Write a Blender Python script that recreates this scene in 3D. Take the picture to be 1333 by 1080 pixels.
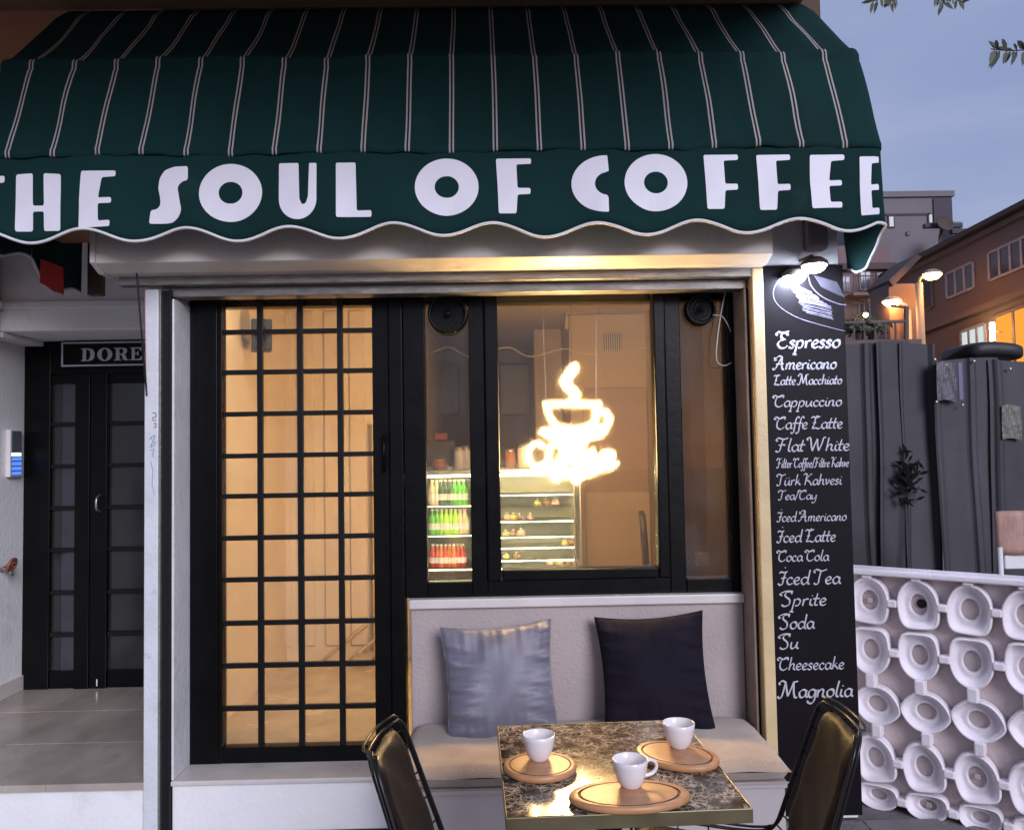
import bpy, bmesh, math, random
from mathutils import Vector, Matrix
random.seed(7)
R = math.radians
SC = bpy.context.scene
for o in list(bpy.data.objects): bpy.data.objects.remove(o)

# ------------------------------------------------------------------ camera
CAM = Vector((0, -3.7, 1.60)); FPX = 1050.0
YAW, PITCH, ROLL = R(0.76), R(2.6), R(1.0)
fw = Vector((math.sin(YAW)*math.cos(PITCH), math.cos(YAW)*math.cos(PITCH), math.sin(PITCH)))
r0 = Vector((math.cos(YAW), -math.sin(YAW), 0)); u0 = r0.cross(fw)
rt = r0*math.cos(ROLL) - u0*math.sin(ROLL); up = u0*math.cos(ROLL) + r0*math.sin(ROLL)
cam = bpy.data.objects.new('camera', bpy.data.cameras.new('camera')); SC.collection.objects.link(cam)
cam.matrix_world = Matrix(((rt.x, up.x, -fw.x, CAM.x), (rt.y, up.y, -fw.y, CAM.y), (rt.z, up.z, -fw.z, CAM.z), (0, 0, 0, 1)))
cam.data.lens = 36*FPX/1333; cam.data.sensor_width = 36; cam.data.clip_start = .05; cam.data.clip_end = 1500
SC.camera = cam

# ------------------------------------------------------------------ world (dusk)
W = bpy.data.worlds.new("World"); SC.world = W; W.use_nodes = True
nt = W.node_tree; nt.nodes.clear()
wo = nt.nodes.new('ShaderNodeOutputWorld'); bg = nt.nodes.new('ShaderNodeBackground')
sky = nt.nodes.new('ShaderNodeTexSky'); sky.sky_type = 'NISHITA'; sky.sun_disc = False
sky.sun_elevation = R(4.0); sky.sun_rotation = R(157); sky.air_density = 1.2; sky.dust_density = 1.5; sky.ozone_density = 3.0
tc = nt.nodes.new('ShaderNodeTexCoord'); mp = nt.nodes.new('ShaderNodeMapping'); mp.inputs['Scale'].default_value = (1.2, 1.2, 4.5)
ns = nt.nodes.new('ShaderNodeTexNoise'); ns.inputs['Scale'].default_value = 1.6; ns.inputs['Detail'].default_value = 5; ns.inputs['Roughness'].default_value = .5
cr = nt.nodes.new('ShaderNodeValToRGB'); cr.color_ramp.elements[0].position = .35; cr.color_ramp.elements[1].position = .75
cr.color_ramp.elements[0].color = (0, 0, 0, 1); cr.color_ramp.elements[1].color = (.6, .6, .6, 1)
mixb = nt.nodes.new('ShaderNodeMix'); mixb.data_type = 'RGBA'; mixb.inputs[0].default_value = .5
mixb.inputs[7].default_value = (4.4, 5.2, 8.6, 1)        # the even blue veil of the evening sky
mixc = nt.nodes.new('ShaderNodeMix'); mixc.data_type = 'RGBA'; mixc.inputs[7].default_value = (4.9, 4.9, 6.6, 1)
nt.links.new(tc.outputs['Generated'], mp.inputs[0]); nt.links.new(mp.outputs[0], ns.inputs[0]); nt.links.new(ns.outputs[0], cr.inputs[0])
nt.links.new(sky.outputs[0], mixb.inputs[6]); nt.links.new(mixb.outputs[2], mixc.inputs[6]); nt.links.new(cr.outputs[0], mixc.inputs[0])
nt.links.new(mixc.outputs[2], bg.inputs[0]); bg.inputs[1].default_value = .1
nt.links.new(bg.outputs[0], wo.inputs[0])
sl = bpy.data.lights.new('sun', 'SUN'); sl.energy = 2.4; sl.angle = R(26); sl.color = (.85, .86, 1.0)
sun = bpy.data.objects.new('sun', sl); SC.collection.objects.link(sun)
sun.rotation_euler = Vector((-.36, .86, -.36)).to_track_quat('-Z', 'Y').to_euler()
SC.view_settings.view_transform = 'Standard'; SC.view_settings.look = 'None'; SC.view_settings.gamma = 1
SC.view_settings.exposure = .2; SC.view_settings.use_curve_mapping = False
SC.cycles.use_denoising = True; SC.cycles.max_bounces = 8; SC.cycles.transparent_max_bounces = 16
SC.cycles.sample_clamp_indirect = 4.0; SC.cycles.caustics_refractive = False; SC.cycles.caustics_reflective = False

# ------------------------------------------------------------------ measuring helpers
def ray(px, py):
    return (fw*FPX + rt*(px-666.5) + up*(540-py)).normalized()
def P(px, py, Y):
    d = ray(px, py); return CAM + d*((Y-CAM.y)/d.y)
def PZ(px, py, z):
    d = ray(px, py); return CAM + d*((z-CAM.z)/d.z)
def RC(px0, py0, px1, py1, Y):
    my, mx = (py0+py1)/2, (px0+px1)/2
    return P(px0, my, Y).x, P(px1, my, Y).x, P(mx, py1, Y).z, P(mx, py0, Y).z   # x0,x1,z0,z1

# ------------------------------------------------------------------ materials
def mat(name, col, rough=.6, metal=0, var=.12, vs=6, bump=.0, bs=60, spec=.5, coat=0, dirt=None, dv=3, sheen=0, stretch=None):
    m = bpy.data.materials.new(name); m.use_nodes = True; t = m.node_tree; N, L = t.nodes, t.links
    b = N['Principled BSDF']; b.inputs['Roughness'].default_value = rough; b.inputs['Metallic'].default_value = metal
    b.inputs['Specular IOR Level'].default_value = spec; b.inputs['Coat Weight'].default_value = coat
    if sheen: b.inputs['Sheen Weight'].default_value = sheen
    c = N.new('ShaderNodeTexCoord'); n = N.new('ShaderNodeTexNoise'); n.inputs['Scale'].default_value = vs; n.inputs['Detail'].default_value = 6
    src = c.outputs['Object']
    if stretch:
        mpn = N.new('ShaderNodeMapping'); mpn.inputs['Scale'].default_value = stretch; L.new(src, mpn.inputs[0]); src = mpn.outputs[0]
    L.new(src, n.inputs['Vector'])
    r = N.new('ShaderNodeValToRGB'); L.new(n.outputs[0], r.inputs[0])
    r.color_ramp.elements[0].position = .3; r.color_ramp.elements[1].position = .7
    r.color_ramp.elements[0].color = tuple(max(0, x*(1-var)) for x in col)+(1,)
    r.color_ramp.elements[1].color = tuple(min(1, x*(1+var*.6)) for x in col)+(1,)
    out = r.outputs[0]
    if dirt:
        n2 = N.new('ShaderNodeTexNoise'); n2.inputs['Scale'].default_value = dv; n2.inputs['Detail'].default_value = 9; n2.inputs['Roughness'].default_value = .7
        L.new(src, n2.inputs['Vector'])
        r2 = N.new('ShaderNodeValToRGB'); r2.color_ramp.elements[0].position = .58; r2.color_ramp.elements[1].position = .74
        r2.color_ramp.elements[0].color = (0, 0, 0, 1); r2.color_ramp.elements[1].color = (.6, .6, .6, 1); L.new(n2.outputs[0], r2.inputs[0])
        mx = N.new('ShaderNodeMix'); mx.data_type = 'RGBA'; L.new(r2.outputs[0], mx.inputs[0]); L.new(out, mx.inputs[6]); mx.inputs[7].default_value = tuple(dirt)+(1,)
        out = mx.outputs[2]
    L.new(out, b.inputs['Base Color'])
    rr = N.new('ShaderNodeMapRange'); rr.inputs[3].default_value = max(0, rough-.08); rr.inputs[4].default_value = min(1, rough+.08)
    L.new(n.outputs[0], rr.inputs[0]); L.new(rr.outputs[0], b.inputs['Roughness'])
    if bump:
        n3 = N.new('ShaderNodeTexNoise'); n3.inputs['Scale'].default_value = bs; n3.inputs['Detail'].default_value = 4; L.new(src, n3.inputs['Vector'])
        bp = N.new('ShaderNodeBump'); bp.inputs['Strength'].default_value = bump; bp.inputs['Distance'].default_value = .01
        L.new(n3.outputs[0], bp.inputs['Height']); L.new(bp.outputs[0], b.inputs['Normal'])
    return m
def emit(name, col, s):
    m = bpy.data.materials.new(name); m.use_nodes = True; t = m.node_tree; t.nodes.clear()
    o = t.nodes.new('ShaderNodeOutputMaterial'); e = t.nodes.new('ShaderNodeEmission'); e.inputs[0].default_value = tuple(col)+(1,); e.inputs[1].default_value = s
    t.links.new(e.outputs[0], o.inputs[0]); return m
def glass(name, tint=(.95, .95, .95), halo_mix=0.0, frough=.3, refl=1.0, dirt=.03):
    m = bpy.data.materials.new(name); m.use_nodes = True; t = m.node_tree; t.nodes.clear(); N, L = t.nodes, t.links
    o = N.new('ShaderNodeOutputMaterial'); tr = N.new('ShaderNodeBsdfTransparent'); tr.inputs[0].default_value = tuple(tint)+(1,)
    gl = N.new('ShaderNodeBsdfGlossy'); gl.inputs['Roughness'].default_value = .02
    fr = N.new('ShaderNodeLayerWeight'); fr.inputs[0].default_value = .5
    pw = N.new('ShaderNodeMath'); pw.operation = 'POWER'; pw.inputs[1].default_value = 5; L.new(fr.outputs['Facing'], pw.inputs[0])
    mu = N.new('ShaderNodeMath'); mu.operation = 'MULTIPLY_ADD'; mu.inputs[1].default_value = .8; mu.inputs[2].default_value = .04*refl; L.new(pw.outputs[0], mu.inputs[0])
    mx = N.new('ShaderNodeMixShader'); L.new(mu.outputs[0], mx.inputs[0]); last = tr
    if halo_mix:  # rough scatter layer added to spread a glow around the neon
        rf = N.new('ShaderNodeBsdfRefraction'); rf.inputs['Roughness'].default_value = frough; rf.inputs['IOR'].default_value = 1.4
        m2 = N.new('ShaderNodeMixShader'); m2.inputs[0].default_value = halo_mix; L.new(tr.outputs[0], m2.inputs[1]); L.new(rf.outputs[0], m2.inputs[2]); last = m2
        rf2 = N.new('ShaderNodeBsdfRefraction'); rf2.inputs['Roughness'].default_value = .60; rf2.inputs['IOR'].default_value = 1.4
        m5 = N.new('ShaderNodeMixShader'); m5.inputs[0].default_value = halo_mix*.4; L.new(last.outputs[0], m5.inputs[1]); L.new(rf2.outputs[0], m5.inputs[2]); last = m5
    if dirt:
        df = N.new('ShaderNodeBsdfDiffuse'); df.inputs[0].default_value = (.5, .48, .45, 1)
        c = N.new('ShaderNodeTexCoord'); n = N.new('ShaderNodeTexNoise'); n.inputs['Scale'].default_value = 5; n.inputs['Detail'].default_value = 8; L.new(c.outputs['Object'], n.inputs['Vector'])
        mm = N.new('ShaderNodeMapRange'); mm.inputs[1].default_value = .4; mm.inputs[2].default_value = .8; mm.inputs[3].default_value = dirt*.3; mm.inputs[4].default_value = dirt*2.5; L.new(n.outputs[0], mm.inputs[0])
        m3 = N.new('ShaderNodeMixShader'); L.new(mm.outputs[0], m3.inputs[0]); L.new(last.outputs[0], m3.inputs[1]); L.new(df.outputs[0], m3.inputs[2]); last = m3
    L.new(last.outputs[0], mx.inputs[1]); L.new(gl.outputs[0], mx.inputs[2]); L.new(mx.outputs[0], o.inputs[0]); return m

M = {}
M['plaster'] = mat('white_plaster', (.82, .81, .80), .75, var=.06, vs=3, bump=.25, bs=40, dirt=(.42, .40, .37), dv=1.6)
M['paint_white'] = mat('white_gloss_paint', (.70, .70, .71), .35, var=.06, vs=5, bump=.12, bs=30, dirt=(.38, .35, .31), dv=9)
M['column_paint'] = mat('weathered_white_paint', (.66, .67, .69), .45, var=.08, vs=8, bump=.3, bs=45, dirt=(.30, .33, .38), dv=14)
M['render_wall'] = mat('grey_beige_render', (.42, .35, .33), .85, var=.1, vs=3, bump=.45, bs=70, dirt=(.33, .28, .27), dv=2.5)
M['orange_render'] = mat('ochre_render', (.42, .20, .11), .85, var=.12, vs=2, bump=.3, bs=50)
M['brown_soffit'] = mat('brown_soffit', (.36, .22, .13), .7, var=.15, vs=2, bump=.15, bs=20)
M['shutter_box'] = mat('shutter_box_cream', (.80, .75, .67), .4, var=.06, vs=2, bump=.08, bs=12, dirt=(.42, .37, .3), dv=4)
M['aluminium'] = mat('weathered_aluminium', (.30, .28, .25), .42, metal=.7, var=.25, vs=14, bump=.3, bs=40, dirt=(.22, .15, .1), dv=8, stretch=(1, 1, 5))
M['black_frame'] = mat('black_painted_frame', (.0025, .0024, .0026), .34, var=.3, vs=10, bump=.08, bs=30, spec=.16)
M['black_iron'] = mat('black_iron_bar', (.005, .005, .005), .4, spec=.25, var=.3, vs=30, bump=.2, bs=120)
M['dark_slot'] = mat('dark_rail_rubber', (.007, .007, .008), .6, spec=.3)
M['reveal_brown'] = mat('dusty_brown_reveal', (.33, .25, .2), .8, var=.25, vs=5, bump=.4, bs=35, dirt=(.16, .11, .08), dv=7)
M['marble_sill'] = mat('pale_marble', (.62, .57, .54), .3, var=.1, vs=6, bump=.05, dirt=(.42, .38, .36), dv=5)
M['pavement'] = mat('grey_pavement', (.17, .16, .16), .8, var=.25, vs=3, bump=.5, bs=60, dirt=(.08, .08, .08), dv=2)
M['board'] = mat('black_chalkboard', (.005, .004, .006), .45, spec=.12, var=.3, vs=5, bump=.05, bs=20)
M['chalk'] = mat('white_chalk_paint', (.47, .45, .50), .8, var=.12, vs=60)
M['chalk_faint'] = mat('faint_chalk', (.20, .19, .26), .9, var=.3, vs=60)
M['letter_white'] = mat('white_vinyl_letter', (.74, .72, .78), .55, var=.04, vs=3)
M['piping'] = mat('white_piping', (.72, .70, .70), .6, var=.08, vs=30)
M['red_label'] = mat('red_fabric_label', (.60, .03, .025), .6, var=.15, vs=20)
M['cup'] = mat('white_porcelain', (.74, .70, .70), .18, var=.02, coat=.3)
M['wire'] = mat('black_wire', (.012, .011, .011), .3, metal=.3, var=.2)
M['leather'] = mat('dark_brown_leather', (.009, .0065, .0055), .52, var=.3, vs=14, bump=.15, bs=60, spec=.18)
M['cushion'] = mat('beige_bench_fabric', (.36, .28, .215), .9, var=.14, vs=7, bump=.4, bs=160, sheen=.3)
M['bench_base'] = mat('bench_base_paint', (.42, .38, .37), .6, var=.08, vs=4, bump=.15)
M['satin'] = mat('silver_blue_satin', (.15, .145, .185), .38, var=.22, vs=7, bump=.25, bs=200, sheen=.25)
M['velvet'] = mat('midnight_blue_velvet', (.0075, .0055, .012), .85, var=.3, vs=4, bump=.35, bs=150, spec=.2)
M['brass_edge'] = mat('aged_brass_edge', (.17, .14, .075), .38, metal=.6, var=.2, vs=12)
M['concrete_white'] = mat('white_cast_concrete', (.76, .70, .73), .6, var=.08, vs=9, bump=.22, bs=60, dirt=(.36, .29, .27), dv=6)
M['concrete_shaded'] = mat('shaded_cast_concrete', (.58, .48, .46), .75, var=.12, vs=7, bump=.35, bs=60, dirt=(.27, .2, .18), dv=6)  # same concrete, with the shade of the recesses put into a browner colour
M['fence_metal'] = mat('grey_corrugated_metal', (.056, .053, .060), .6, spec=.3, metal=.1, var=.35, vs=4, bump=.25, bs=14, dirt=(.06, .05, .045), dv=3.5, stretch=(1, 1, .3))
M['warm_wall'] = mat('interior_cream_wall', (.62, .50, .36), .8, var=.06, vs=2, bump=.1)
M['warm_panel'] = mat('interior_beige_panel', (.64, .53, .37), .6, var=.08, vs=2)
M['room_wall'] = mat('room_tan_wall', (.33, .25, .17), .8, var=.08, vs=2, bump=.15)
M['gold_panel'] = mat('interior_golden_wood', (.55, .38, .15), .4, var=.2, vs=4, stretch=(6, 6, .5))
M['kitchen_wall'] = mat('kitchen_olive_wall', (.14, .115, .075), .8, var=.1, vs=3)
M['kitchen_dark'] = mat('dark_cabinet', (.06, .045, .035), .45, var=.2)
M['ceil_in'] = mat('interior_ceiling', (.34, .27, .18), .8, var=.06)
M['floor_in'] = mat('interior_marble_floor', (.5, .4, .28), .25, var=.2, vs=5)
M['steel'] = mat('brushed_steel', (.45, .42, .38), .35, metal=.9, var=.15, vs=20)
M['entry_glass'] = mat('dark_blue_glass', (.035, .037, .048), .12, var=.25, vs=3, spec=.7)
M['entry_glass_dark'] = mat('smoky_dark_glass', (.02, .02, .021), .12, var=.25, vs=3, spec=.6)
M['gunmetal'] = mat('grey_metal_letter', (.5, .52, .56), .45, metal=.2, var=.1)
M['wood_pink'] = mat('pink_brown_wood', (.42, .24, .19), .6, var=.3, vs=9, bump=.2, bs=40, stretch=(3, 3, 1))
M['tarp'] = mat('black_tarp', (.012, .012, .014), .55, bump=.3, bs=25)
M['far_grey'] = mat('far_grey_render', (.17, .15, .16), .9, var=.12, vs=.3, dirt=(.14, .12, .13), dv=.4)
M['far_grey_dark'] = mat('far_dark_render', (.07, .06, .075), .9, var=.12, vs=.3)
M['far_pink'] = mat('far_pink_render', (.19, .13, .135), .9, var=.12, vs=.4, dirt=(.22, .15, .14), dv=.5)
M['far_tan'] = mat('far_tan_render', (.135, .097, .09), .9, var=.14, vs=.4, dirt=(.17, .11, .095), dv=.6)
M['far_roof'] = mat('far_roof', (.07, .05, .045), .8, var=.2, vs=1)
M['far_glass'] = mat('far_window_glass', (.06, .065, .09), .15, var=.2, vs=1)
M['far_frame'] = mat('far_window_frame', (.26, .24, .27), .6)
M['pole'] = mat('street_lamp_pole', (.3, .24, .18), .6)
M['plant'] = mat('dark_leaf', (.045, .06, .025), .55, var=.4, vs=10)
M['stem'] = mat('brown_stem', (.06, .04, .025), .8)
M['glass_mid'] = glass('window_glass', (.97, .97, .97), halo_mix=.055, frough=.38, refl=1.1, dirt=.012)
M['glass_side'] = glass('side_window_glass', (.70, .70, .66), halo_mix=.03, refl=1.2, dirt=.03)
M['glass_darker'] = glass('dark_side_glass', (.24, .225, .205), halo_mix=.03, refl=1.1, dirt=.05)  # right pane, darker than the other panes
M['glass_door'] = glass('door_glass', (.96, .96, .96), refl=1.0, dirt=.02)
M['glass_case'] = glass('display_case_glass', (.95, .97, .95), refl=1.2, dirt=0)
M['neon'] = emit('neon_warm_white', (1.0, .62, .25), 260)
M['lamp_cool'] = emit('cool_lamp_face', (.72, .80, 1.0), 190)
M['lamp_orange'] = emit('sodium_lamp_face', (1.0, .40, .10), 110)
M['lamp_warm'] = emit('warm_ceiling_lamp', (1.0, .84, .56), 30)
M['lamp_white'] = emit('white_lamp_face', (1.0, .72, .4), 60)
M['case_light'] = emit('display_light_strip', (1.0, .90, .52), 26)
M['lit_window_warm'] = emit('lit_window_orange', (1.0, .36, .05), 1.0)
M['lit_window_cool'] = emit('lit_window_pale', (.62, .72, .72), .9)
M['keypad_blue'] = emit('keypad_blue_light', (.10, .24, .9), 1.1)
M['keypad_white'] = emit('keypad_white_light', (.8, .9, 1), 1.4)
M['keypad_grey'] = mat('keypad_speaker_grey', (.11, .13, .14), .5, var=.1)
M['brass_valve'] = mat('rusty_red_valve', (.30, .09, .06), .5, metal=.3, var=.4, vs=30, bump=.3)
M['pen_blue'] = mat('blue_pen_scribble', (.16, .25, .5), .8)
M['mark_black'] = mat('black_marker', (.03, .03, .04), .8)
M['cable_red'] = mat('red_brown_cable', (.22, .05, .05), .5)

def wood_plate():
    m = mat('turned_beech_board', (.50, .24, .105), .42, var=.2, vs=5, bump=.06, bs=60, stretch=(1, 9, 1)); return m
M['beech'] = wood_plate()
M['beech_edge'] = mat('dark_board_groove', (.08, .035, .02), .6, var=.2, vs=30)

def marble_table():
    m = bpy.data.materials.new('brown_emperador_marble'); m.use_nodes = True; t = m.node_tree; N, L = t.nodes, t.links; b = N['Principled BSDF']
    b.inputs['Roughness'].default_value = .11; b.inputs['Coat Weight'].default_value = .0
    c = N.new('ShaderNodeTexCoord'); n = N.new('ShaderNodeTexNoise'); n.inputs['Scale'].default_value = 9; n.inputs['Detail'].default_value = 8; n.inputs['Distortion'].default_value = .8
    L.new(c.outputs['Object'], n.inputs['Vector'])
    ad = N.new('ShaderNodeMix'); ad.data_type = 'VECTOR'; ad.inputs[0].default_value = .13; L.new(c.outputs['Object'], ad.inputs[4]); L.new(n.outputs['Color'], ad.inputs[5])
    v = N.new('ShaderNodeTexVoronoi'); v.feature = 'DISTANCE_TO_EDGE'; v.inputs['Scale'].default_value = 36; L.new(ad.outputs[1], v.inputs['Vector'])
    v2 = N.new('ShaderNodeTexVoronoi'); v2.feature = 'DISTANCE_TO_EDGE'; v2.inputs['Scale'].default_value = 60; L.new(ad.outputs[1], v2.inputs['Vector'])
    r1 = N.new('ShaderNodeValToRGB'); r1.color_ramp.elements[0].position = 0; r1.color_ramp.elements[1].position = .085
    r1.color_ramp.elements[0].color = (1, 1, 1, 1); r1.color_ramp.elements[1].color = (0, 0, 0, 1); L.new(v.outputs[0], r1.inputs[0])
    r2 = N.new('ShaderNodeValToRGB'); r2.color_ramp.elements[0].position = 0; r2.color_ramp.elements[1].position = .10
    r2.color_ramp.elements[0].color = (.6, .6, .6, 1); r2.color_ramp.elements[1].color = (0, 0, 0, 1); L.new(v2.outputs[0], r2.inputs[0])
    mxm = N.new('ShaderNodeMath'); mxm.operation = 'MAXIMUM'; L.new(r1.outputs[0], mxm.inputs[0]); L.new(r2.outputs[0], mxm.inputs[1])
    n4 = N.new('ShaderNodeTexNoise'); n4.inputs['Scale'].default_value = 22; n4.inputs['Detail'].default_value = 5; L.new(c.outputs['Object'], n4.inputs['Vector'])
    r4 = N.new('ShaderNodeValToRGB'); r4.color_ramp.elements[0].position = .38; r4.color_ramp.elements[1].position = .55; L.new(n4.outputs[0], r4.inputs[0])
    m4 = N.new('ShaderNodeMath'); m4.operation = 'MULTIPLY'; L.new(mxm.outputs[0], m4.inputs[0]); L.new(r4.outputs[0], m4.inputs[1])
    rb = N.new('ShaderNodeValToRGB'); e = rb.color_ramp.elements; e[0].position = .35; e[0].color = (.010, .007, .006, 1); e[1].position = .72; e[1].color = (.10, .072, .052, 1); L.new(n.outputs[0], rb.inputs[0])
    mx = N.new('ShaderNodeMix'); mx.data_type = 'RGBA'; L.new(m4.outputs[0], mx.inputs[0]); L.new(rb.outputs[0], mx.inputs[6]); mx.inputs[7].default_value = (.62, .52, .40, 1)
    b.inputs['Specular IOR Level'].default_value = .2
    L.new(mx.outputs[2], b.inputs['Base Color']); return m
M['marble'] = marble_table()

def awning_mat(stripes):
    m = mat('green_canvas_striped' if stripes else 'green_canvas', (.0045, .028, .027), .85, var=.22, vs=1.6, bump=.22, bs=220, spec=.15, dirt=(.022, .050, .047), dv=2.2)
    b = m.node_tree.nodes['Principled BSDF']
    if stripes:
        N, L = m.node_tree.nodes, m.node_tree.links
        base = b.inputs['Base Color'].links[0].from_socket
        uv = N.new('ShaderNodeUVMap'); sp = N.new('ShaderNodeSeparateXYZ'); L.new(uv.outputs[0], sp.inputs[0])
        def mth(op, a, bb):
            n = N.new('ShaderNodeMath'); n.operation = op
            for i, x in enumerate((a, bb)):
                if x is None: continue
                if isinstance(x, (int, float)): n.inputs[i].default_value = x
                else: L.new(x, n.inputs[i])
            return n.outputs[0]
        f = mth('FRACT', mth('DIVIDE', sp.outputs[0], .1735), None)
        a = mth('ABSOLUTE', mth('SUBTRACT', f, .5), None)
        on = mth('MULTIPLY', mth('GREATER_THAN', a, .022), mth('LESS_THAN', a, .058))
        mx = N.new('ShaderNodeMix'); mx.data_type = 'RGBA'; L.new(on, mx.inputs[0]); L.new(base, mx.inputs[6]); mx.inputs[7].default_value = (.40, .34, .33, 1)
        L.new(mx.outputs[2], b.inputs['Base Color'])
    return m
M['canvas_striped'] = awning_mat(True); M['canvas'] = awning_mat(False)

# ------------------------------------------------------------------ object helpers
COL = SC.collection
def tag(o, label=None, cat=None, group=None, kind=None):
    if label: o['label'] = label
    if cat: o['category'] = cat
    if group: o['group'] = group
    if kind: o['kind'] = kind
    return o
def empty(name, loc=(0, 0, 0), label=None, cat=None, group=None, rz=0):
    o = bpy.data.objects.new(name, None); COL.objects.link(o); o.location = loc; o.rotation_euler = (0, 0, rz); o.empty_display_size = .1
    return tag(o, label, cat, group)
def wmat(o):
    m = Matrix.Translation(o.location) @ o.rotation_euler.to_matrix().to_4x4()
    return wmat(o.parent) @ m if o.parent else m
class MB:
    def __init__(s): s.v = []; s.f = []; s.uv = None
    def box(s, x0, x1, y0, y1, z0, z1):
        if x1 < x0: x0, x1 = x1, x0
        if y1 < y0: y0, y1 = y1, y0
        if z1 < z0: z0, z1 = z1, z0
        n = len(s.v); s.v += [(x, y, z) for x in (x0, x1) for y in (y0, y1) for z in (z0, z1)]
        s.f += [tuple(n+i for i in q) for q in ((0, 1, 3, 2), (4, 6, 7, 5), (0, 4, 5, 1), (2, 3, 7, 6), (0, 2, 6, 4), (1, 5, 7, 3))]; return s
    def prism(s, pts, axis, a, b):            # pts: 2D outline (ccw), extruded along axis from a to b
        n = len(s.v); k = len(pts)
        def mk(p, t): return (t, p[0], p[1]) if axis == 'x' else ((p[0], t, p[1]) if axis == 'y' else (p[0], p[1], t))
        s.v += [mk(p, a) for p in pts] + [mk(p, b) for p in pts]
        s.f.append(tuple(n+i for i in range(k))[::-1]); s.f.append(tuple(n+k+i for i in range(k)))
        for i in range(k): j = (i+1) % k; s.f.append((n+i, n+j, n+k+j, n+k+i))
        return s
    def tube(s, pts, r, sides=8, closed=False, flat=1.0, rs=None, cap=True):
        pts = [Vector(p) for p in pts]; n0 = len(s.v); k = len(pts); ref = None
        for i, p in enumerate(pts):
            if closed: t = pts[(i+1) % k]-pts[i-1]
            else: t = pts[min(i+1, k-1)]-pts[max(i-1, 0)]
            if t.length < 1e-9: t = Vector((0, 0, 1))
            t.normalize()
            if ref is None: ref = Vector((0, 1, 0)) if abs(t.y) < .9 else Vector((1, 0, 0))
            a = (ref - t*ref.dot(t))
            if a.length < 1e-6: a = t.orthogonal()
            a.normalize(); b = t.cross(a); ref = a
            rr = rs[i] if rs else r
            for j in range(sides):
                an = 2*math.pi*j/sides; s.v.append(tuple(p + a*(rr*flat*math.cos(an)) + b*(rr*math.sin(an))))
        for i in range(k if closed else k-1):
            for j in range(sides):
                A = n0+i*sides; B = n0+((i+1) % k)*sides; j2 = (j+1) % sides
                s.f.append((A+j, A+j2, B+j2, B+j))
        if not closed and cap:
            s.f.append(tuple(n0+j for j in range(sides))[::-1]); s.f.append(tuple(n0+(k-1)*sides+j for j in range(sides)))
        return s
    def lathe(s, prof, seg=32, c=(0, 0, 0), sx=1, sy=1):
        n0 = len(s.v); k = len(prof)
        for j in range(seg):
            a = 2*math.pi*j/seg
            for r, z in prof: s.v.append((c[0]+r*sx*math.cos(a), c[1]+r*sy*math.sin(a), c[2]+z))
        for j in range(seg):
            for i in range(k-1):
                A = n0+j*k; B = n0+((j+1) % seg)*k
                s.f.append((A+i, B+i, B+i+1, A+i+1))
        return s
    def grid(s, fn, nu, nv, wrap=False):
        n0 = len(s.v)
        for i in range(nu+1):
            for j in range(nv+1): s.v.append(tuple(fn(i/nu, j/nv)))
        for i in range(nu):
            for j in range(nv):
                a = n0+i*(nv+1)+j; s.f.append((a, a+nv+1, a+nv+2, a+1))
        return s
    def build(s, name, m, parent=None, smooth=False, bevel=0, world=True, solid=0, **kw):
        me = bpy.data.meshes.new(name); me.from_pydata(s.v, [], s.f); me.update()
        bm = bmesh.new(); bm.from_mesh(me); bmesh.ops.recalc_face_normals(bm, faces=bm.faces)
        bm.to_mesh(me); bm.free()
        if smooth:
            for p in me.polygons: p.use_smooth = True
        mm = M[m] if isinstance(m, str) else m
        me.materials.append(mm)
        o = bpy.data.objects.new(name, me); COL.objects.link(o)
        if parent:
            o.parent = parent
            if world: me.transform(wmat(parent).inverted())
        if bevel:
            bv = o.modifiers.new('bevel', 'BEVEL'); bv.width = bevel; bv.segments = 2; bv.limit_method = 'ANGLE'; bv.angle_limit = R(40)
        if solid:
            so = o.modifiers.new('solid', 'SOLIDIFY'); so.thickness = solid; so.offset = 0
        return tag(o, **kw)
def box(name, m, x0, x1, y0, y1, z0, z1, parent=None, bevel=0, **kw):
    return MB().box(x0, x1, y0, y1, z0, z1).build(name, m, parent, bevel=bevel, **kw)
def kids(o): return [c for c in bpy.data.objects if c.parent == o]
def copy_tree(o, parent=None):
    c = o.copy(); COL.objects.link(c)
    if parent: c.parent = parent
    for ch in kids(o):
        copy_tree(ch, c)
    return c
def lerp(a, b, t): return a+(b-a)*t
def smoothline(pts, n=6, closed=False):
    pts = [Vector(p) for p in pts]; k = len(pts); out = []
    rng = range(k if closed else k-1)
    for i in rng:
        if closed: a, b, c, d = pts[i-1], pts[i], pts[(i+1) % k], pts[(i+2) % k]
        else: a, b, c, d = pts[max(i-1, 0)], pts[i], pts[i+1], pts[min(i+2, k-1)]
        for j in range(n):
            t = j/n; out.append(.5*((2*b)+(c-a)*t+(2*a-5*b+4*c-d)*t*t+(3*b-a-3*c+d)*t**3))
    if not closed: out.append(pts[-1])
    return out
def arealight(name, loc, col, power, size, direction, parent=None, shape='DISK', spread=180):
    l = bpy.data.lights.new(name, 'AREA'); l.energy = power; l.color = col; l.size = size; l.shape = shape; l.spread = R(spread)
    o = bpy.data.objects.new(name, l); COL.objects.link(o); o.location = loc
    o.rotation_euler = Vector(direction).to_track_quat('-Z', 'Y').to_euler(); return o
def pointlight(name, loc, col, power, rad):
    l = bpy.data.lights.new(name, 'POINT'); l.energy = power; l.color = col; l.shadow_soft_size = rad
    o = bpy.data.objects.new(name, l); COL.objects.link(o); o.location = loc; return o

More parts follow.
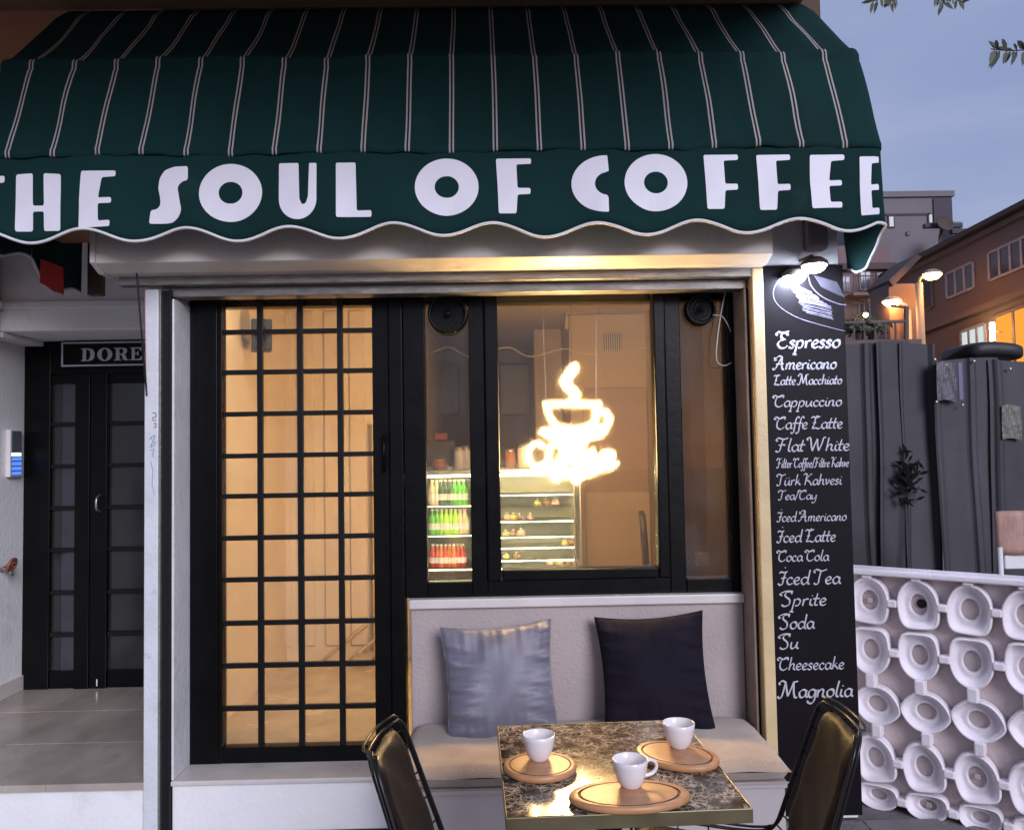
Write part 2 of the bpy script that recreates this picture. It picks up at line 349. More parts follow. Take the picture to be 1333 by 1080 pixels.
# ================================================================== THE SETTING
YF = -0.20                       # facade front plane; the shop door and window stand at Y = 0
FL = P(200, 1016, YF).z          # floor level of shop and side entrance
CX = P(666, 600, YF).x
box('ground', M['pavement'], -300, 300, -60, 500, -.3, 0, kind='structure')
# pavement slabs near the camera (pieces one can tell apart)
pv = empty('pavement', (0, 0, 0)); tag(pv, kind='structure')
slab = MB().box(-.198, .198, -.198, .198, 0, .012).build('paving_slab', M['pavement'], pv, bevel=.003)
first = True
for i in range(-6, 6):
    for j in range(4):
        o = slab if first else slab.copy()
        if not first: COL.objects.link(o)
        first = False; o.location = (i*.4+.1, -.42-.4*j, .002+random.uniform(0, .002))

# side entrance: floor, wall, beam ------------------------------------------------
XC0, XC1 = P(190, 700, YF).x, P(208, 700, YF).x          # white column
XL = P(35, 885, 1.26).x                                  # left side wall of the entrance
YD = 1.26
bld = empty('cafe_building', (0, .0, 0), 'white plastered cafe building with shutter box, grille door and black window under the awning', 'building')
def bp(name, m, *a, bevel=.004, **kw): return box(name, m, *a, parent=bld, bevel=bevel, **kw)
bp('entrance_floor', 'plaster', XL, XC0, YF+.012, YD, 0.01, FL-.03)
ef = mat('polished_travertine', (.42, .355, .30), .25, var=.25, vs=3, dirt=(.2, .17, .15), dv=5, bump=.04, stretch=(1.6, 1, 1))
tiles_x = [XL, XL+.47, XL+.94, XC0+.0]
for a in range(3):
    for b_ in range(3):
        y0 = YF-.015+b_*.4975; y1 = y0+.4955
        bp('floor_tile', ef, tiles_x[a]+.001, tiles_x[a+1]-.001, y0, min(y1, YD), FL-.03, FL+random.uniform(0, .0006), bevel=.0015)
bp('wall', 'plaster', XL-.3, XL, YF, YD+.2, FL, 3.6, bevel=.01)
bp('wall', 'plaster', XL-3.5, XL-.301, YF, YF+.3, 0, 3.6)
bp('step', 'plaster', XL-3.5, XL-.001, YF+.014, YF+.3, 0.01, FL-.001)
# skirting on the side wall
bp('skirting', 'marble_sill', XL+.0005, XL+.014, YF+.02, YD-.03, FL+.001, FL+.09, bevel=.003)
# entrance beams
zb = P(105, 430, .8).z
bp('beam', 'plaster', XL+.001, XC0-.001, .8, YD+.2, zb, 3.2, bevel=.012)
bp('beam_moulding', 'plaster', XL+.002, XC0-.001, .775, .7995, P(105, 401, .78).z, P(105, 391, .78).z, bevel=.008)
bp('side_beam', 'plaster', XL+.001, XL+.115, YF, .7745, zb-.03, 3.2, bevel=.01)
bp('side_beam', 'plaster', XL+.001, XL+.115, .801, YD-.04, zb-.03, zb-.002, bevel=.003)
bp('beam_moulding', 'plaster', XL+.116, XL+.14, YF, .77, P(105, 401, .78).z, P(105, 391, .78).z, bevel=.008)
bp('entrance_ceiling', 'plaster', XL-.3, XC0+.02, YF, .799, 3.0, 3.2)
# recess right wall (between entrance and shop)
bp('wall', 'plaster', XC0+.0005, XC1+.001, YF+.02, YD+.2, 0.01, 2.999)
# facade upper wall
bp('wall', 'orange_render', XL-3.5, -1.5, -.12, .1, 2.62, 3.75)
bp('wall', mat('shaded_brown_render', (.085, .05, .032), .8, bump=.2), -1.499, 1.49, -.12, .1, 2.62, 3.75)  # same wall going right, its shade put into a darker colour
ZS = P(560, 9, -.14).z+.012; XSO = P(1105, 6, -.6).x
soff = bp('soffit', 'brown_soffit', XL-3.5, XSO, -2.2, -.12, ZS, ZS+.25)
bp('upper_wall', 'orange_render', XL-3.5, XSO-.002, -2.19, .4, ZS+.251, ZS+6)

# white column, rail slot, reveal on the left -------------------------------------------
ZT = P(560, 372, 0).z                       # head of the openings
zr0, zr1 = P(560, 372, YF).z, P(560, 354, YF).z
bp('column', 'column_paint', XC0, XC1, YF-.02, YF+.019, 0.015, zr0-.002, bevel=.004)
XS1 = P(223, 700, YF).x
bp('shutter_rail', 'dark_slot', XC1+.001, XS1, YF+.01, YF+.05, 0.015, zr0-.002)
bp('shutter_rail', 'aluminium', XC1+.001, XC1+.007, YF-.012, YF+.009, 0.015, zr0-.002, bevel=.001)
bp('shutter_rail', 'dark_slot', XS1-.008, XS1, YF-.012, YF+.009, 0.015, zr0-.002, bevel=.001)
XR0 = P(250, 700, 0).x
bp('reveal', 'column_paint', XS1+.001, XR0, YF-.004, .08, FL, zr0-.04, bevel=.006)
bp('wall', 'plaster', XC1+.002, XS1, YF+.052, .1, 0.01, 2.7)
# step under the door
XM = P(530, 850, 0).x                       # edge between door and window wall
bp('step', 'plaster', XS1+.002, XM+.01, YF+.006, .03, 0.012, FL-.022, bevel=.006)
bp('threshold', 'marble_sill', XS1+.002, XM+.01, YF-.012, .06, FL-.021, FL, bevel=.005)
# horizontal rails under the shutter box
bp('head_rail', 'aluminium', P(160, 366, YF).x, 1.10, YF-.04, YF+.01, zr0+.012, zr1, bevel=.003)
bp('head_rail', 'aluminium', XC1, 1.09, YF+.015, YF+.1, zr0-.03, zr0+.011, bevel=.003)
bp('lintel', 'plaster', XC1+.002, 1.5, YF+.03, .1, zr0+.012, 2.618)
bp('lintel', 'black_frame', XR0-.01, 1.076, .05, .12, ZT-.02, zr0-.035)
# shutter box with chamfered underside
xb0, xb1 = P(122, 340, -.4).x, P(1008, 330, -.4).x
zb0 = P(560, 350, -.31).z; zb2 = P(560, 336, -.385).z
prof = [(YF-.002, zb0), (-.31, zb0), (-.385, zb2), (-.385, zb2+.24), (-.36, zb2+.29), (YF-.002, zb2+.29)]
MB().prism(prof, 'x', xb0, xb1).build('shutter_box', 'shutter_box', bld, bevel=.004)
MB().prism([(y-.004*(i in (1, 2, 3)), z) for i, (y, z) in enumerate([(YF-.001, zb0-.004), (-.315, zb0-.004), (-.389, zb2), (-.389, zb2+.235), (YF-.001, zb2+.235)])], 'x', xb0-.02, xb0-.0005).build('shutter_box_end', 'shutter_box', bld)
# brown bracket plate on the left of the box

# ---------------------------------------------------------------- grilled door
door = empty('grille_door', (0, 0, 0)); door.parent = bld
DX0, DX1 = XR0+.001, XM-.001
gx = [P(p, 600, 0).x for p in (292, 341, 393, 445, 487)]
gz = [P(390, y, 0).z for y in (968, 918, 863, 808, 752, 698, 644, 592, 538, 484, 432, 380)]
def dp(name, m, *a, bevel=.003): return box(name, m, *a, parent=door, bevel=bevel)
dp('stile', 'black_frame', DX0, gx[0], -.03, .03, FL+.001, ZT+.04)
dp('stile', 'black_frame', gx[-1], P(508, 600, 0).x, -.03, .03, FL+.001, ZT+.04)
dp('frame', 'black_frame', P(508, 600, 0).x+.002, DX1, -.045, .05, FL+.001, ZT+.04, bevel=.006)
dp('bottom_rail', 'black_frame', gx[0]+.001, gx[-1]-.001, -.028, .028, FL+.001, gz[0])
dp('top_rail', 'black_frame', gx[0]+.001, gx[-1]-.001, -.028, .028, gz[-1], ZT+.04)
dp('trim', 'black_frame', DX0+.03, gx[0]-.02, -.038, -.0305, FL+.03, ZT)
for x in gx[1:-1]: dp('bar', 'black_iron', x-.013, x+.013, -.030, -.010, gz[0]+.001, gz[-1]-.001, bevel=.002)
for z in gz[1:-1]: dp('bar', 'black_iron', gx[0]+.001, gx[-1]-.001, -.026, -.006, z-.011, z+.011, bevel=.002)
for i in range(4):
    for j in range(11):
        g = .004
        dp('pane', 'glass_door', gx[i]+g/2, gx[i+1]-g/2, .004, .008, gz[j]+g/2, gz[j+1]-g/2, bevel=0)
hz = P(500, 590, -.05)
MB().tube([(hz.x, -.032, hz.z-.08), (hz.x, -.06, hz.z-.08), (hz.x, -.06, hz.z+.08), (hz.x, -.032, hz.z+.08)], .006).build('handle', 'black_frame', door, smooth=True)

# ---------------------------------------------------------------- window
win = empty('window', (0, 0, 0)); win.parent = bld
XW1 = P(957, 600, 0).x
zw0 = P(745, 772, 0).z; zw1 = ZT+.03
def wp(name, m, *a, bevel=.004): return box(name, m, *a, parent=win, bevel=bevel)
def X0(p, y=560, Y=0): return P(p, y, Y).x
def Z0(p, x=745, Y=0): return P(x, p, Y).z
xa = [X0(p) for p in (531, 555, 612, 632, 650, 851, 866, 886, 946)]
wp('frame', 'black_frame', XM+.001, xa[1], -.04, .04, zw0, zw1)
wp('frame', 'black_frame', xa[2], xa[3], -.04, .04, zw0+.001, zw1)
wp('frame', 'black_frame', xa[6], xa[7], -.04, .04, zw0+.001, zw1)
wp('frame', 'black_frame', xa[8], XW1+.001, -.04, .04, zw0, zw1)
wp('frame', 'black_frame', xa[1]+.001, xa[2]-.001, -.04, .04, zw0, Z0(756, 585))
wp('frame', 'black_frame', xa[3]+.001, xa[6]-.001, -.04, .04, zw0, Z0(752))
wp('frame', 'black_frame', xa[7]+.001, xa[8]-.001, -.04, .04, zw0, Z0(751, 915))
wp('frame', 'black_frame', xa[1]+.001, xa[2]-.001, -.04, .04, Z0(377, 585), zw1)
wp('frame', 'black_frame', xa[3]+.001, xa[6]-.001, -.04, .04, Z0(371), zw1)
wp('frame', 'black_frame', xa[7]+.001, xa[8]-.001, -.04, .04, Z0(375, 915), zw1)
# opening casement in the middle
ca = dict(bevel=.007)
wp('casement', 'black_frame', xa[3]+.001, xa[4], -.055, .03, Z0(752)+.001, Z0(371)-.001, **ca)
wp('casement', 'black_frame', xa[5], xa[6]-.001, -.055, .03, Z0(752)+.001, Z0(371)-.001, **ca)
wp('casement', 'black_frame', xa[4]+.001, xa[5]-.001, -.055, .03, Z0(752)+.001, Z0(738), **ca)
wp('casement', 'black_frame', xa[4]+.001, xa[5]-.001, -.055, .03, Z0(374.5), Z0(371)-.001, bevel=.002)
for a, b_, m, t, bt in ((4, 5, 'glass_mid', 374.5, 738), (1, 2, 'glass_side', 377, 756), (7, 8, 'glass_darker', 375, 751)):
    cx = (xa[a]+xa[b_])/2; cpx = (555+612)/2 if a == 1 else (745 if a == 4 else 915)
    wp('pane', m, xa[a]+.001, xa[b_]-.001, .0, .004, Z0(bt, cpx)+.001, Z0(t, cpx)-.001, bevel=0)
# sill, wall under window
xsl = P(533, 783, -.06).x
bp('window_sill', 'marble_sill', xsl, XW1, -.085, .05, P(745, 789, -.085).z, zw0-.001, bevel=.006)
zsl = P(745, 789, -.085).z
bp('wall', 'render_wall', xsl+.004, XW1, -.06, .1, 0.01, zsl-.001, bevel=.008)
# right reveal, dark gap, lit rail
XQ0, XQ1 = P(985, 700, YF).x, P(1000, 700, YF).x
bp('reveal', 'reveal_brown', XW1+.002, XQ0-.012, YF, .09, 0.011, zr0-.031, bevel=.006)
bp('shutter_rail', 'dark_slot', XQ0-.0115, XQ0-.001, YF+.012, .0, 0.015, zr0-.031)
bp('shutter_rail', mat('cream_painted_rail', (.62, .47, .25), .4, var=.12, vs=6, bump=.15, dirt=(.4, .27, .12), dv=10), XQ0, XQ1, YF-.045, YF+.03, 0.015, zb0-.001, bevel=.005)
bp('wall', 'plaster', XQ1+.001, 1.50, YF+.01, .4, 0.01, 2.618)
bp('wall', 'far_grey', 1.2, 1.499, .401, 6, 0.01, 9)

# ---------------------------------------------------------------- interior of the cafe (part of the building)
ZC = 2.62; ZI = FL
bp('interior_floor', 'floor_in', XC1+.01, 1.08, .101, 5.0, ZI-.06, ZI, bevel=0)
bp('interior_ceiling', 'ceil_in', XC1+.003, 1.19, .121, 5.0, ZC, ZC+.1, bevel=0)
XPd = -.66
YPd = 1.75
bp('interior_wall', 'warm_panel', XC1+.003, XPd, YPd, YPd+.08, ZI, ZC-.001, bevel=0)
bp('interior_wall', 'warm_wall', XPd+.001, XPd+.08, YPd, 5.0, ZI, ZC-.001, bevel=0)
bp('interior_wall', 'warm_wall', XC1+.003, XC1+.02, .12, YPd-.001, ZI, ZC-.001, bevel=0)
for i, xx in enumerate((-1.52, -1.37, -1.19, -1.02)):
    bp('wall_panel', 'warm_wall', xx, xx+.105, YPd-.014, YPd-.001, ZI+.1, ZC-.05, bevel=.003)
bp('door_jamb', 'gold_panel', -.87, -.80, YPd-.05, YPd-.002, ZI, 1.8, bevel=.004)
bp('door_jamb', 'gold_panel', -.76, -.72, YPd-.05, YPd-.002, ZI, 1.8, bevel=.004)
bp('interior_wall', 'kitchen_wall', XPd+.081, 1.19, 4.4, 4.5, ZI, ZC-.001, bevel=0)
YB = 2.3
bp('interior_wall', 'room_wall', P(743, 560, YB).x, 1.19, YB, 4.399, ZI, ZC-.001, bevel=.01)
bp('interior_pillar', 'room_wall', P(697, 560, 3.0).x, P(743, 560, YB).x-.002, 3.0, 4.399, ZI, ZC-.001, bevel=.01)
bp('interior_wall', 'room_wall', 1.09, 1.19, .12, YB-.001, ZI, ZC-.001, bevel=0)
zp = P(797, 505, YB).z
bp('wall_panel', mat('interior_tan_panel', (.25, .165, .105), .6, var=.1, vs=3), P(760, 560, YB).x, 1.085, YB-.02, YB-.001, ZI+.3, zp, bevel=.004)
bp('wall_panel', 'room_wall', P(760, 560, YB).x, 1.085, YB-.035, YB-.021, ZI+.3, P(797, 640, YB).z, bevel=.004)
sa, sb3 = P(296, 962, YPd-.03), P(492, 800, YPd-.03)
for k in range(2):
    o_ = k*.16
    MB().tube([(sa.x, YPd-.03-.03*k, sa.z-o_*0+(-.0 if k == 0 else -.14)), (sb3.x, YPd-.03-.03*k, sb3.z+(-.0 if k == 0 else -.14))], .012, 6).build('stair_rail', mat('stair_rail_tan', (.42, .31, .2), .5), bld, smooth=True)
for k in range(6):
    t_ = (k+.5)/6; xx = lerp(sa.x, sb3.x, t_); zz = lerp(sa.z, sb3.z, t_)
    bp('stair_tread', 'floor_in', xx-.06, xx+.06, YPd-.2, YPd-.001, zz-.20, zz-.17, bevel=.003)
# pipes and a wall grille, cabinets
MB().tube([P(677, 446, 3.9), P(677, 432, 3.9), P(736, 430, 3.9)], .02).build('pipe', 'ceil_in', bld, smooth=True)
MB().tube([P(738, 428, 2.25), P(738, 406, 2.25), P(858, 401, 2.25)], .02).build('pipe', 'ceil_in', bld, smooth=True)
x0, x1, z0, z1 = RC(786, 434, 809, 457, YB)
vg = bp('vent_grille', 'kitchen_dark', x0, x1, YB-.012, YB-.001, z0, z1)
for k in range(8):
    xx = x0+(k+.5)*(x1-x0)/8; box('slat', 'steel', xx-.003, xx+.003, YB-.018, YB-.0125, z0, z1, parent=vg)
for pr in ((556, 476, 597, 540), (651, 476, 696, 540)):
    x0, x1, z0, z1 = RC(*pr, 4.2); o = tag(box('wall_cabinet', 'kitchen_dark', x0, x1, 4.1, 4.39, z0, z1, bevel=.008), 'dark kitchen wall cabinet seen through the left narrow pane' if pr[0] < 600 else 'dark kitchen wall cabinet seen behind the neon sign at the left of the middle pane', 'cabinet', 'dark cabinets on the kitchen wall')
# thin wavy tube standing for a scalloped string reflected in the glass
MB().tube(smoothline([P(560, 460, 2.0), P(585, 452, 2.0), P(615, 465, 2.0), P(660, 452, 2.0), P(690, 464, 2.0), P(735, 454, 2.0), P(765, 462, 2.0), P(800, 455, 2.0), P(850, 452, 2.0)]), .0035).build('scallop_reflection', 'ceil_in', None, smooth=True, label='thin wavy tube in the room standing for a scalloped string reflected in the window', cat='cable')

# ================================================================== interior things
# display case: drinks section and pastry section
YK = 1.5
cx0, cx1 = P(552, 680, YK).x, P(757, 680, YK).x; czt = P(650, 613, YK).z; czb = ZI
xdiv = P(632, 680, YK).x
case = empty('display_case', ((cx0+cx1)/2, YK+.25, ZI), 'lit glass refrigerated display case with bottles on the left and pastries on the right', 'display case')
def cp(name, m, *a, bevel=.003, **kw): return box(name, m, *a, parent=case, bevel=bevel, **kw)
cp('top', 'steel', cx0, cx1, YK-.01, YK+.5, czt-.018, czt+.012)
cp('light_strip', 'case_light', cx0+.02, cx1-.02, YK+.02, YK+.035, czt-.034, czt-.0185, bevel=0)
cp('base', 'kitchen_dark', cx0, cx1, YK, YK+.5, czb+.001, P(650, 742, YK).z)
cp('back', mat('case_back_cream', (.7, .66, .48), .5), cx0, cx1, YK+.49, YK+.5, P(650, 742, YK).z+.001, czt-.019, bevel=0)
cp('side', 'steel', cx0, cx0+.012, YK, YK+.489, P(650, 742, YK).z+.001, czt-.019)
cp('side', 'steel', xdiv-.008, xdiv+.008, YK, YK+.489, P(650, 742, YK).z+.001, czt-.036)
cp('side', 'steel', cx1-.05, cx1-.038, YK, YK+.02, P(650, 742, YK).z+.001, czt-.019)
cp('side', 'steel', cx1-.012, cx1, YK, YK+.489, P(650, 742, YK).z+.001, czt-.019)
cp('pane', 'glass_case', xdiv+.01, cx1-.014, YK-.006, YK-.002, P(650, 742, YK).z+.001, czt-.019, bevel=0)
sh_l = [P(585, y, YK+.1).z for y in (657, 695, 738)]
for z in sh_l:
    cp('shelf', 'glass_case', cx0+.013, xdiv-.009, YK+.02, YK+.48, z-.008, z-.001, bevel=0)
    cp('shelf_edge', 'case_light', cx0+.013, xdiv-.009, YK+.008, YK+.018, z-.006, z-.002, bevel=0)
sh_r = [P(700, y, YK+.1).z for y in (643, 658, 677, 697, 711, 727, 737)]
for k, z in enumerate(sh_r):
    cp('shelf', 'glass_case' if k % 2 else 'steel', xdiv+.009, cx1-.052, YK+.04, YK+.4-.02*k, z-.006, z, bevel=0)
    if k != 1: cp('shelf_light', 'case_light', xdiv+.009, cx1-.052, YK+.022, YK+.03, z-.004, z, bevel=0)
def bottle_proto(name, h, r, m, mcap, label, cat, group):
    e = empty(name, (0, 0, 0), label, cat, group)
    MB().lathe([(0, 0), (r, .002), (r, h*.55), (r*.8, h*.66), (r*.36, h*.8), (r*.36, h*.93), (0, h*.93)], 12).build('body', m, e, smooth=True)
    MB().lathe([(r*.42, h*.92), (r*.42, h), (0, h)], 10).build('cap', mcap, e, smooth=True)
    MB().lathe([(r*1.02, h*.2), (r*1.02, h*.45)], 12).build('label', 'letter_white', e)
    return e
BM = {'green': mat('green_bottle', (.10, .55, .05), .15, coat=.5, var=.05), 'dark': mat('dark_green_bottle', (.03, .09, .04), .2, coat=.5), 'lime': mat('lime_bottle', (.45, .85, .06), .2, coat=.5, var=.05),
      'orange': mat('orange_bottle', (.75, .22, .04), .2, coat=.4), 'red': mat('red_can', (.6, .05, .03), .25, coat=.4), 'cream': mat('cream_bottle', (.75, .6, .42), .3), 'amber': mat('amber_jar', (.30, .10, .03), .2), 'clear': mat('milky_jar', (.55, .5, .47), .2)}
protos = {}
rows = [(0, 560, 607, 8, ['cream', 'cream', 'dark', 'dark', 'dark', 'green', 'green', 'green'], .165),
        (1, 560, 608, 8, ['green', 'green', 'lime', 'lime', 'lime', 'lime', 'cream', 'cream'], .165),
        (2, 560, 604, 8, ['red', 'red', 'orange', 'red', 'orange', 'orange', 'red', 'red'], .15)]
rown = ['top', 'middle', 'lowest']; lastpos = {}
nmx = {'cream': 'cream coloured', 'dark': 'dark green', 'green': 'bright green', 'lime': 'lime yellow green', 'orange': 'orange', 'red': 'red'}
ordn = ['leftmost', 'second', 'third', 'fourth', 'fifth', 'sixth', 'seventh', 'rightmost']
for ri, a, b_, n, cols, h in rows:
    for k, c in enumerate(cols):
        lab = f'{nmx[c]} drink bottle, {ordn[k]}' + (' from left' if 0 < k < 7 else '') + f' on the {rown[ri]} shelf of the display case'
        if c not in protos: protos[c] = o = bottle_proto('drink_bottle', 1.0, .20, BM[c], 'cup', lab, 'bottle', 'drink bottles in the display case')
        else: o = copy_tree(protos[c])
        o['label'] = lab
        o.location = (P(a+(b_-a)*(k+.5)/n, 680, YK+.1).x, YK+.1+random.uniform(-.008, .008), sh_l[ri]); o.scale = (.9*h, .9*h, h)
# pastries in the right section
pm = [mat('yellow_cake', (.7, .55, .12), .6, bump=.3), mat('brown_cake', (.35, .16, .06), .6, bump=.3), mat('pink_cream', (.75, .42, .33), .6, bump=.3)]
pi = 0
for ri, xs in ((3, (658, 668, 678)), (5, (658, 672)), (6, (715, 727, 739, 748)), (4, (735, 745)), (2, (660, 668, 676, 690)), (1, (700, 712, 724))):
    for px in xs:
        c = P(px, 680, YK+.12)
        e = empty('pastry', (c.x, YK+.14, sh_r[ri]), None, 'pastry', 'pastries in the display case')
        e['label'] = f'small {"yellow" if ri == 3 else "creamy brown"} pastry, number {ordn[xs.index(px)] if xs.index(px) else "leftmost"} of its shelf, ' + {3: 'upper right shelf of the display case', 5: 'second lowest shelf of the display case', 6: 'bottom shelf of the display case', 4: 'right end of the middle pastry shelf', 2: 'third pastry shelf from the top', 1: 'second pastry shelf from the top'}[ri]
        e['label'] = e['label'].replace('number ', '')
        s = .022+.006*random.random()
        MB().lathe([(0, 0), (s, .002), (s*1.05, s*.8), (s*.7, s*1.3), (0, s*1.45)], 10).build('base', pm[pi % 3], e, smooth=True, world=False)
        MB().lathe([(0, 0), (s*.5, s*.2), (s*.2, s*.6), (0, s*.7)], 8, c=(0, 0, s*1.35)).build('cream', 'cup', e, smooth=True, world=False); pi += 1
# jars etc. standing on the display case
for px, c, h, r, lab in ((598, 'clear', .15, .035, 'milky glass jar on the display case, left of the window post'), (607, 'clear', .155, .03, 'milky glass jar on the display case touching the window post'), (664, 'amber', .13, .035, 'amber jar on the display case at the left of the middle pane'),
                    (681, 'cream', .16, .038, 'cream coloured canister on the display case beside the amber jar'), (573, 'amber', .07, .05, 'low brown box jar on the left end of the display case')):
    e = empty('storage_jar', (P(px, 600, YK+.15).x, YK+.15, czt+.0125), lab, 'jar', 'jars on top of the display case')
    MB().lathe([(0, 0), (r, .002), (r, h*.78), (r*.75, h*.86), (0, h*.86)], 16).build('body', BM[c], e, smooth=True, world=False)
    MB().lathe([(r*.82, h*.861), (r*.82, h), (0, h)], 16).build('lid', 'steel', e, smooth=True, world=False)
# coffee machine silhouette
x0, x1, z0, z1 = RC(556, 573, 592, 612, YK+.3)
cm = empty('coffee_machine', ((x0+x1)/2, YK+.35, czt+.0125), 'dark boxy coffee machine on the display case behind the left pane', 'coffee machine')
box('body', 'kitchen_dark', x0, x1, YK+.25, YK+.45, czt+.0125, z1, parent=cm, bevel=.01); box('hopper', 'amber' if 'amber' in M else BM['amber'], x0+.05, x1-.05, YK+.3, YK+.4, z1+.001, z1+.05, parent=cm, bevel=.01)
box('tray', 'steel', x0+.01, x1-.01, YK+.2, YK+.249, czt+.0125, czt+.03, parent=cm)
# indoor chair (dark, tilted back) seen at bottom right of the middle pane
ic = empty('indoor_chair', (P(835, 700, .75).x, .75, ZI), 'dark curved chair back inside the cafe at the lower right of the middle pane', 'chair')
c0 = P(842, 740, .75); c1 = P(835, 668, .75)
bk = MB(); bk.grid(lambda u, v: (c0.x+.02-.02*v+.03*math.sin(u*3.14)*0+(u-.5)*.05-.015*v, .6+.35*u, ZI+.40+(c1.z-ZI-.40)*v), 6, 6); bk.build('backrest', 'leather', ic, smooth=True, solid=.03)
box('seat', 'leather', c0.x-.42, c0.x+.02, .6, .95, ZI+.42, ZI+.46, parent=ic, bevel=.012)
for sx in (-.40, 0):
    for sy in (.62, .92): MB().tube([(c0.x+sx, sy, ZI), (c0.x+sx, sy, ZI+.42)], .012).build('leg', 'wire', ic)
# dark square wall speaker behind the door
x0, x1, z0, z1 = RC(328, 417, 353, 457, .85)
spk = empty('wall_speaker', ((x0+x1)/2, .85, z0), 'small dark square speaker high on the cream wall behind the grille door', 'speaker', rz=R(18))
MB().box(-.055, .055, -.06, .06, 0, z1-z0).build('body', 'tarp', spk, world=False, bevel=.006)
cn = MB().lathe([(0, 0), (.035, 0), (.04, .004), (0, .004)], 20).build('cone', 'black_iron', spk, world=False)
cn.rotation_euler = (R(90), 0, 0); cn.location = (0, -.0605, (z1-z0)/2)
MB().tube([(-.05, .0, .08), (-.11, .03, .08)], .012).build('bracket', 'steel', spk, world=False)
# light switch plate in the right pane
x0, x1, z0, z1 = RC(905, 719, 928, 737, .6)
swp = empty('switch_plate', ((x0+x1)/2, .6, z0), 'white switch plate low inside the narrow right pane', 'switch')
sb = P(925, 728, .6)
box('plate', 'cup', x0, x1, .6, .612, z0, z1, parent=swp, bevel=.003); box('rocker', 'paint_white', x0+.02, x1-.02, .595, .5995, z0+.02, z1-.02, parent=swp, bevel=.002)
box('post', 'reveal_brown', x0+.01, x1-.01, .613, .66, ZI, 2.3, parent=swp)
# round wall fans in the side panes
def fan(px, py, rpx, label):
    c = P(px, py, -.02); r = rpx/1050*3.7
    e = empty('window_fan', c, label, 'fan', 'round black fans set in the window panes')
    MB().lathe([(r, -.02), (r, .02), (r*.9, .03), (r*.84, .022), (r*.84, -.02)], 40).build('rim', 'black_iron', e, smooth=True, world=False)
    MB().lathe([(0, -.004), (r*.84, -.004), (r*.84, -.01), (0, -.01)], 32).build('back_plate', 'dark_slot', e, world=False)
    MB().lathe([(0, .028), (r*.14, .026), (r*.16, .0), (0, 0)], 20).build('hub', 'black_iron', e, smooth=True, world=False)
    for k in range(18):
        a = math.pi*2*k/18; b2 = MB(); b2.tube([(math.cos(a)*r*.15, math.sin(a)*r*.15, .02), (math.cos(a+.5)*r*.5, math.sin(a+.5)*r*.5, .024), (math.cos(a+.75)*r*.86, math.sin(a+.75)*r*.86, .018)], .0016, 5)
        b2.build('grille_wire', 'wire' if k % 2 else 'black_iron', e, world=False)
    for rr in (.4, .65):
        MB().lathe([(r*rr-.0015, .0225), (r*rr+.0015, .0225), (r*rr, .026)], 30).build('grille_ring', 'wire', e, world=False)
    e.rotation_euler = (R(90), 0, 0); return e
fan(583, 409, 26, 'round black fan at the top of the left narrow pane')
fan(911, 404, 20, 'round black fan at the top of the right narrow pane')
# loose cable in right pane
MB().tube(smoothline([P(947, 370, -.06), P(940, 400, -.06), P(934, 440, -.07), P(933, 468, -.07), P(942, 476, -.06), P(952, 472, -.05)]), .0028, 6).build('loose_cable', 'marble_sill', None, smooth=True, label='thin pale cable looping down beside the right narrow pane', cat='cable')
MB().tube(smoothline([P(928, 410, -.06), P(940, 412, -.07), P(948, 424, -.07), P(951, 432, -.05)]), .0022, 6).build('loose_cable', 'marble_sill', None, smooth=True, label='short cable curving out of the right window fan', cat='cable')

# interior lamps
for (lx, ly, lab) in ((-1.1, .42, 'round warm ceiling lamp inside behind the grille door'), (.75, .55, 'round warm ceiling lamp inside above the neon sign side of the room')):
    e = empty('ceiling_lamp', (lx, ly, ZC-.03), lab, 'lamp', 'round ceiling lamps inside the cafe')
    MB().lathe([(0, 0), (.13, 0), (.14, .028), (0, .028)], 28).build('housing', 'cup', e, smooth=True, world=False)
    MB().lathe([(0, -.002), (.12, -.002), (.12, -.006), (0, -.006)], 28).build('diffuser', 'lamp_warm', e, world=False)

# ================================================================== neon sign
YN = .14
neon = empty('neon_sign', P(748, 560, YN), 'glowing neon sign of a steaming cup above the word Coffee in the window', 'neon sign')
def nl(pts, name, r=.0062, closed=False, n=6):
    q = smoothline([P(x, y, YN) for x, y in pts], n, closed)
    return MB().tube(q, r, 8, closed).build(name, 'neon', neon, smooth=True)
nl([(748, 474), (740, 484), (733, 494), (737, 503), (747, 512), (743, 522)], 'steam_tube')
nl([(751, 478), (744, 488), (738, 495), (743, 504), (751, 513), (748, 523)], 'steam_tube')
nl([(713, 528), (714, 526), (776, 526), (778, 529), (775, 545), (766, 555), (742, 558), (724, 553), (716, 543)], 'cup_tube', closed=True)
nl([(778, 538), (787, 535), (793, 546), (787, 557), (775, 556)], 'handle_tube')
nl([(704, 562), (722, 570), (750, 571), (778, 567), (788, 560)], 'saucer_tube')
nl([(706, 560), (730, 561), (765, 560), (786, 558)], 'saucer_tube')
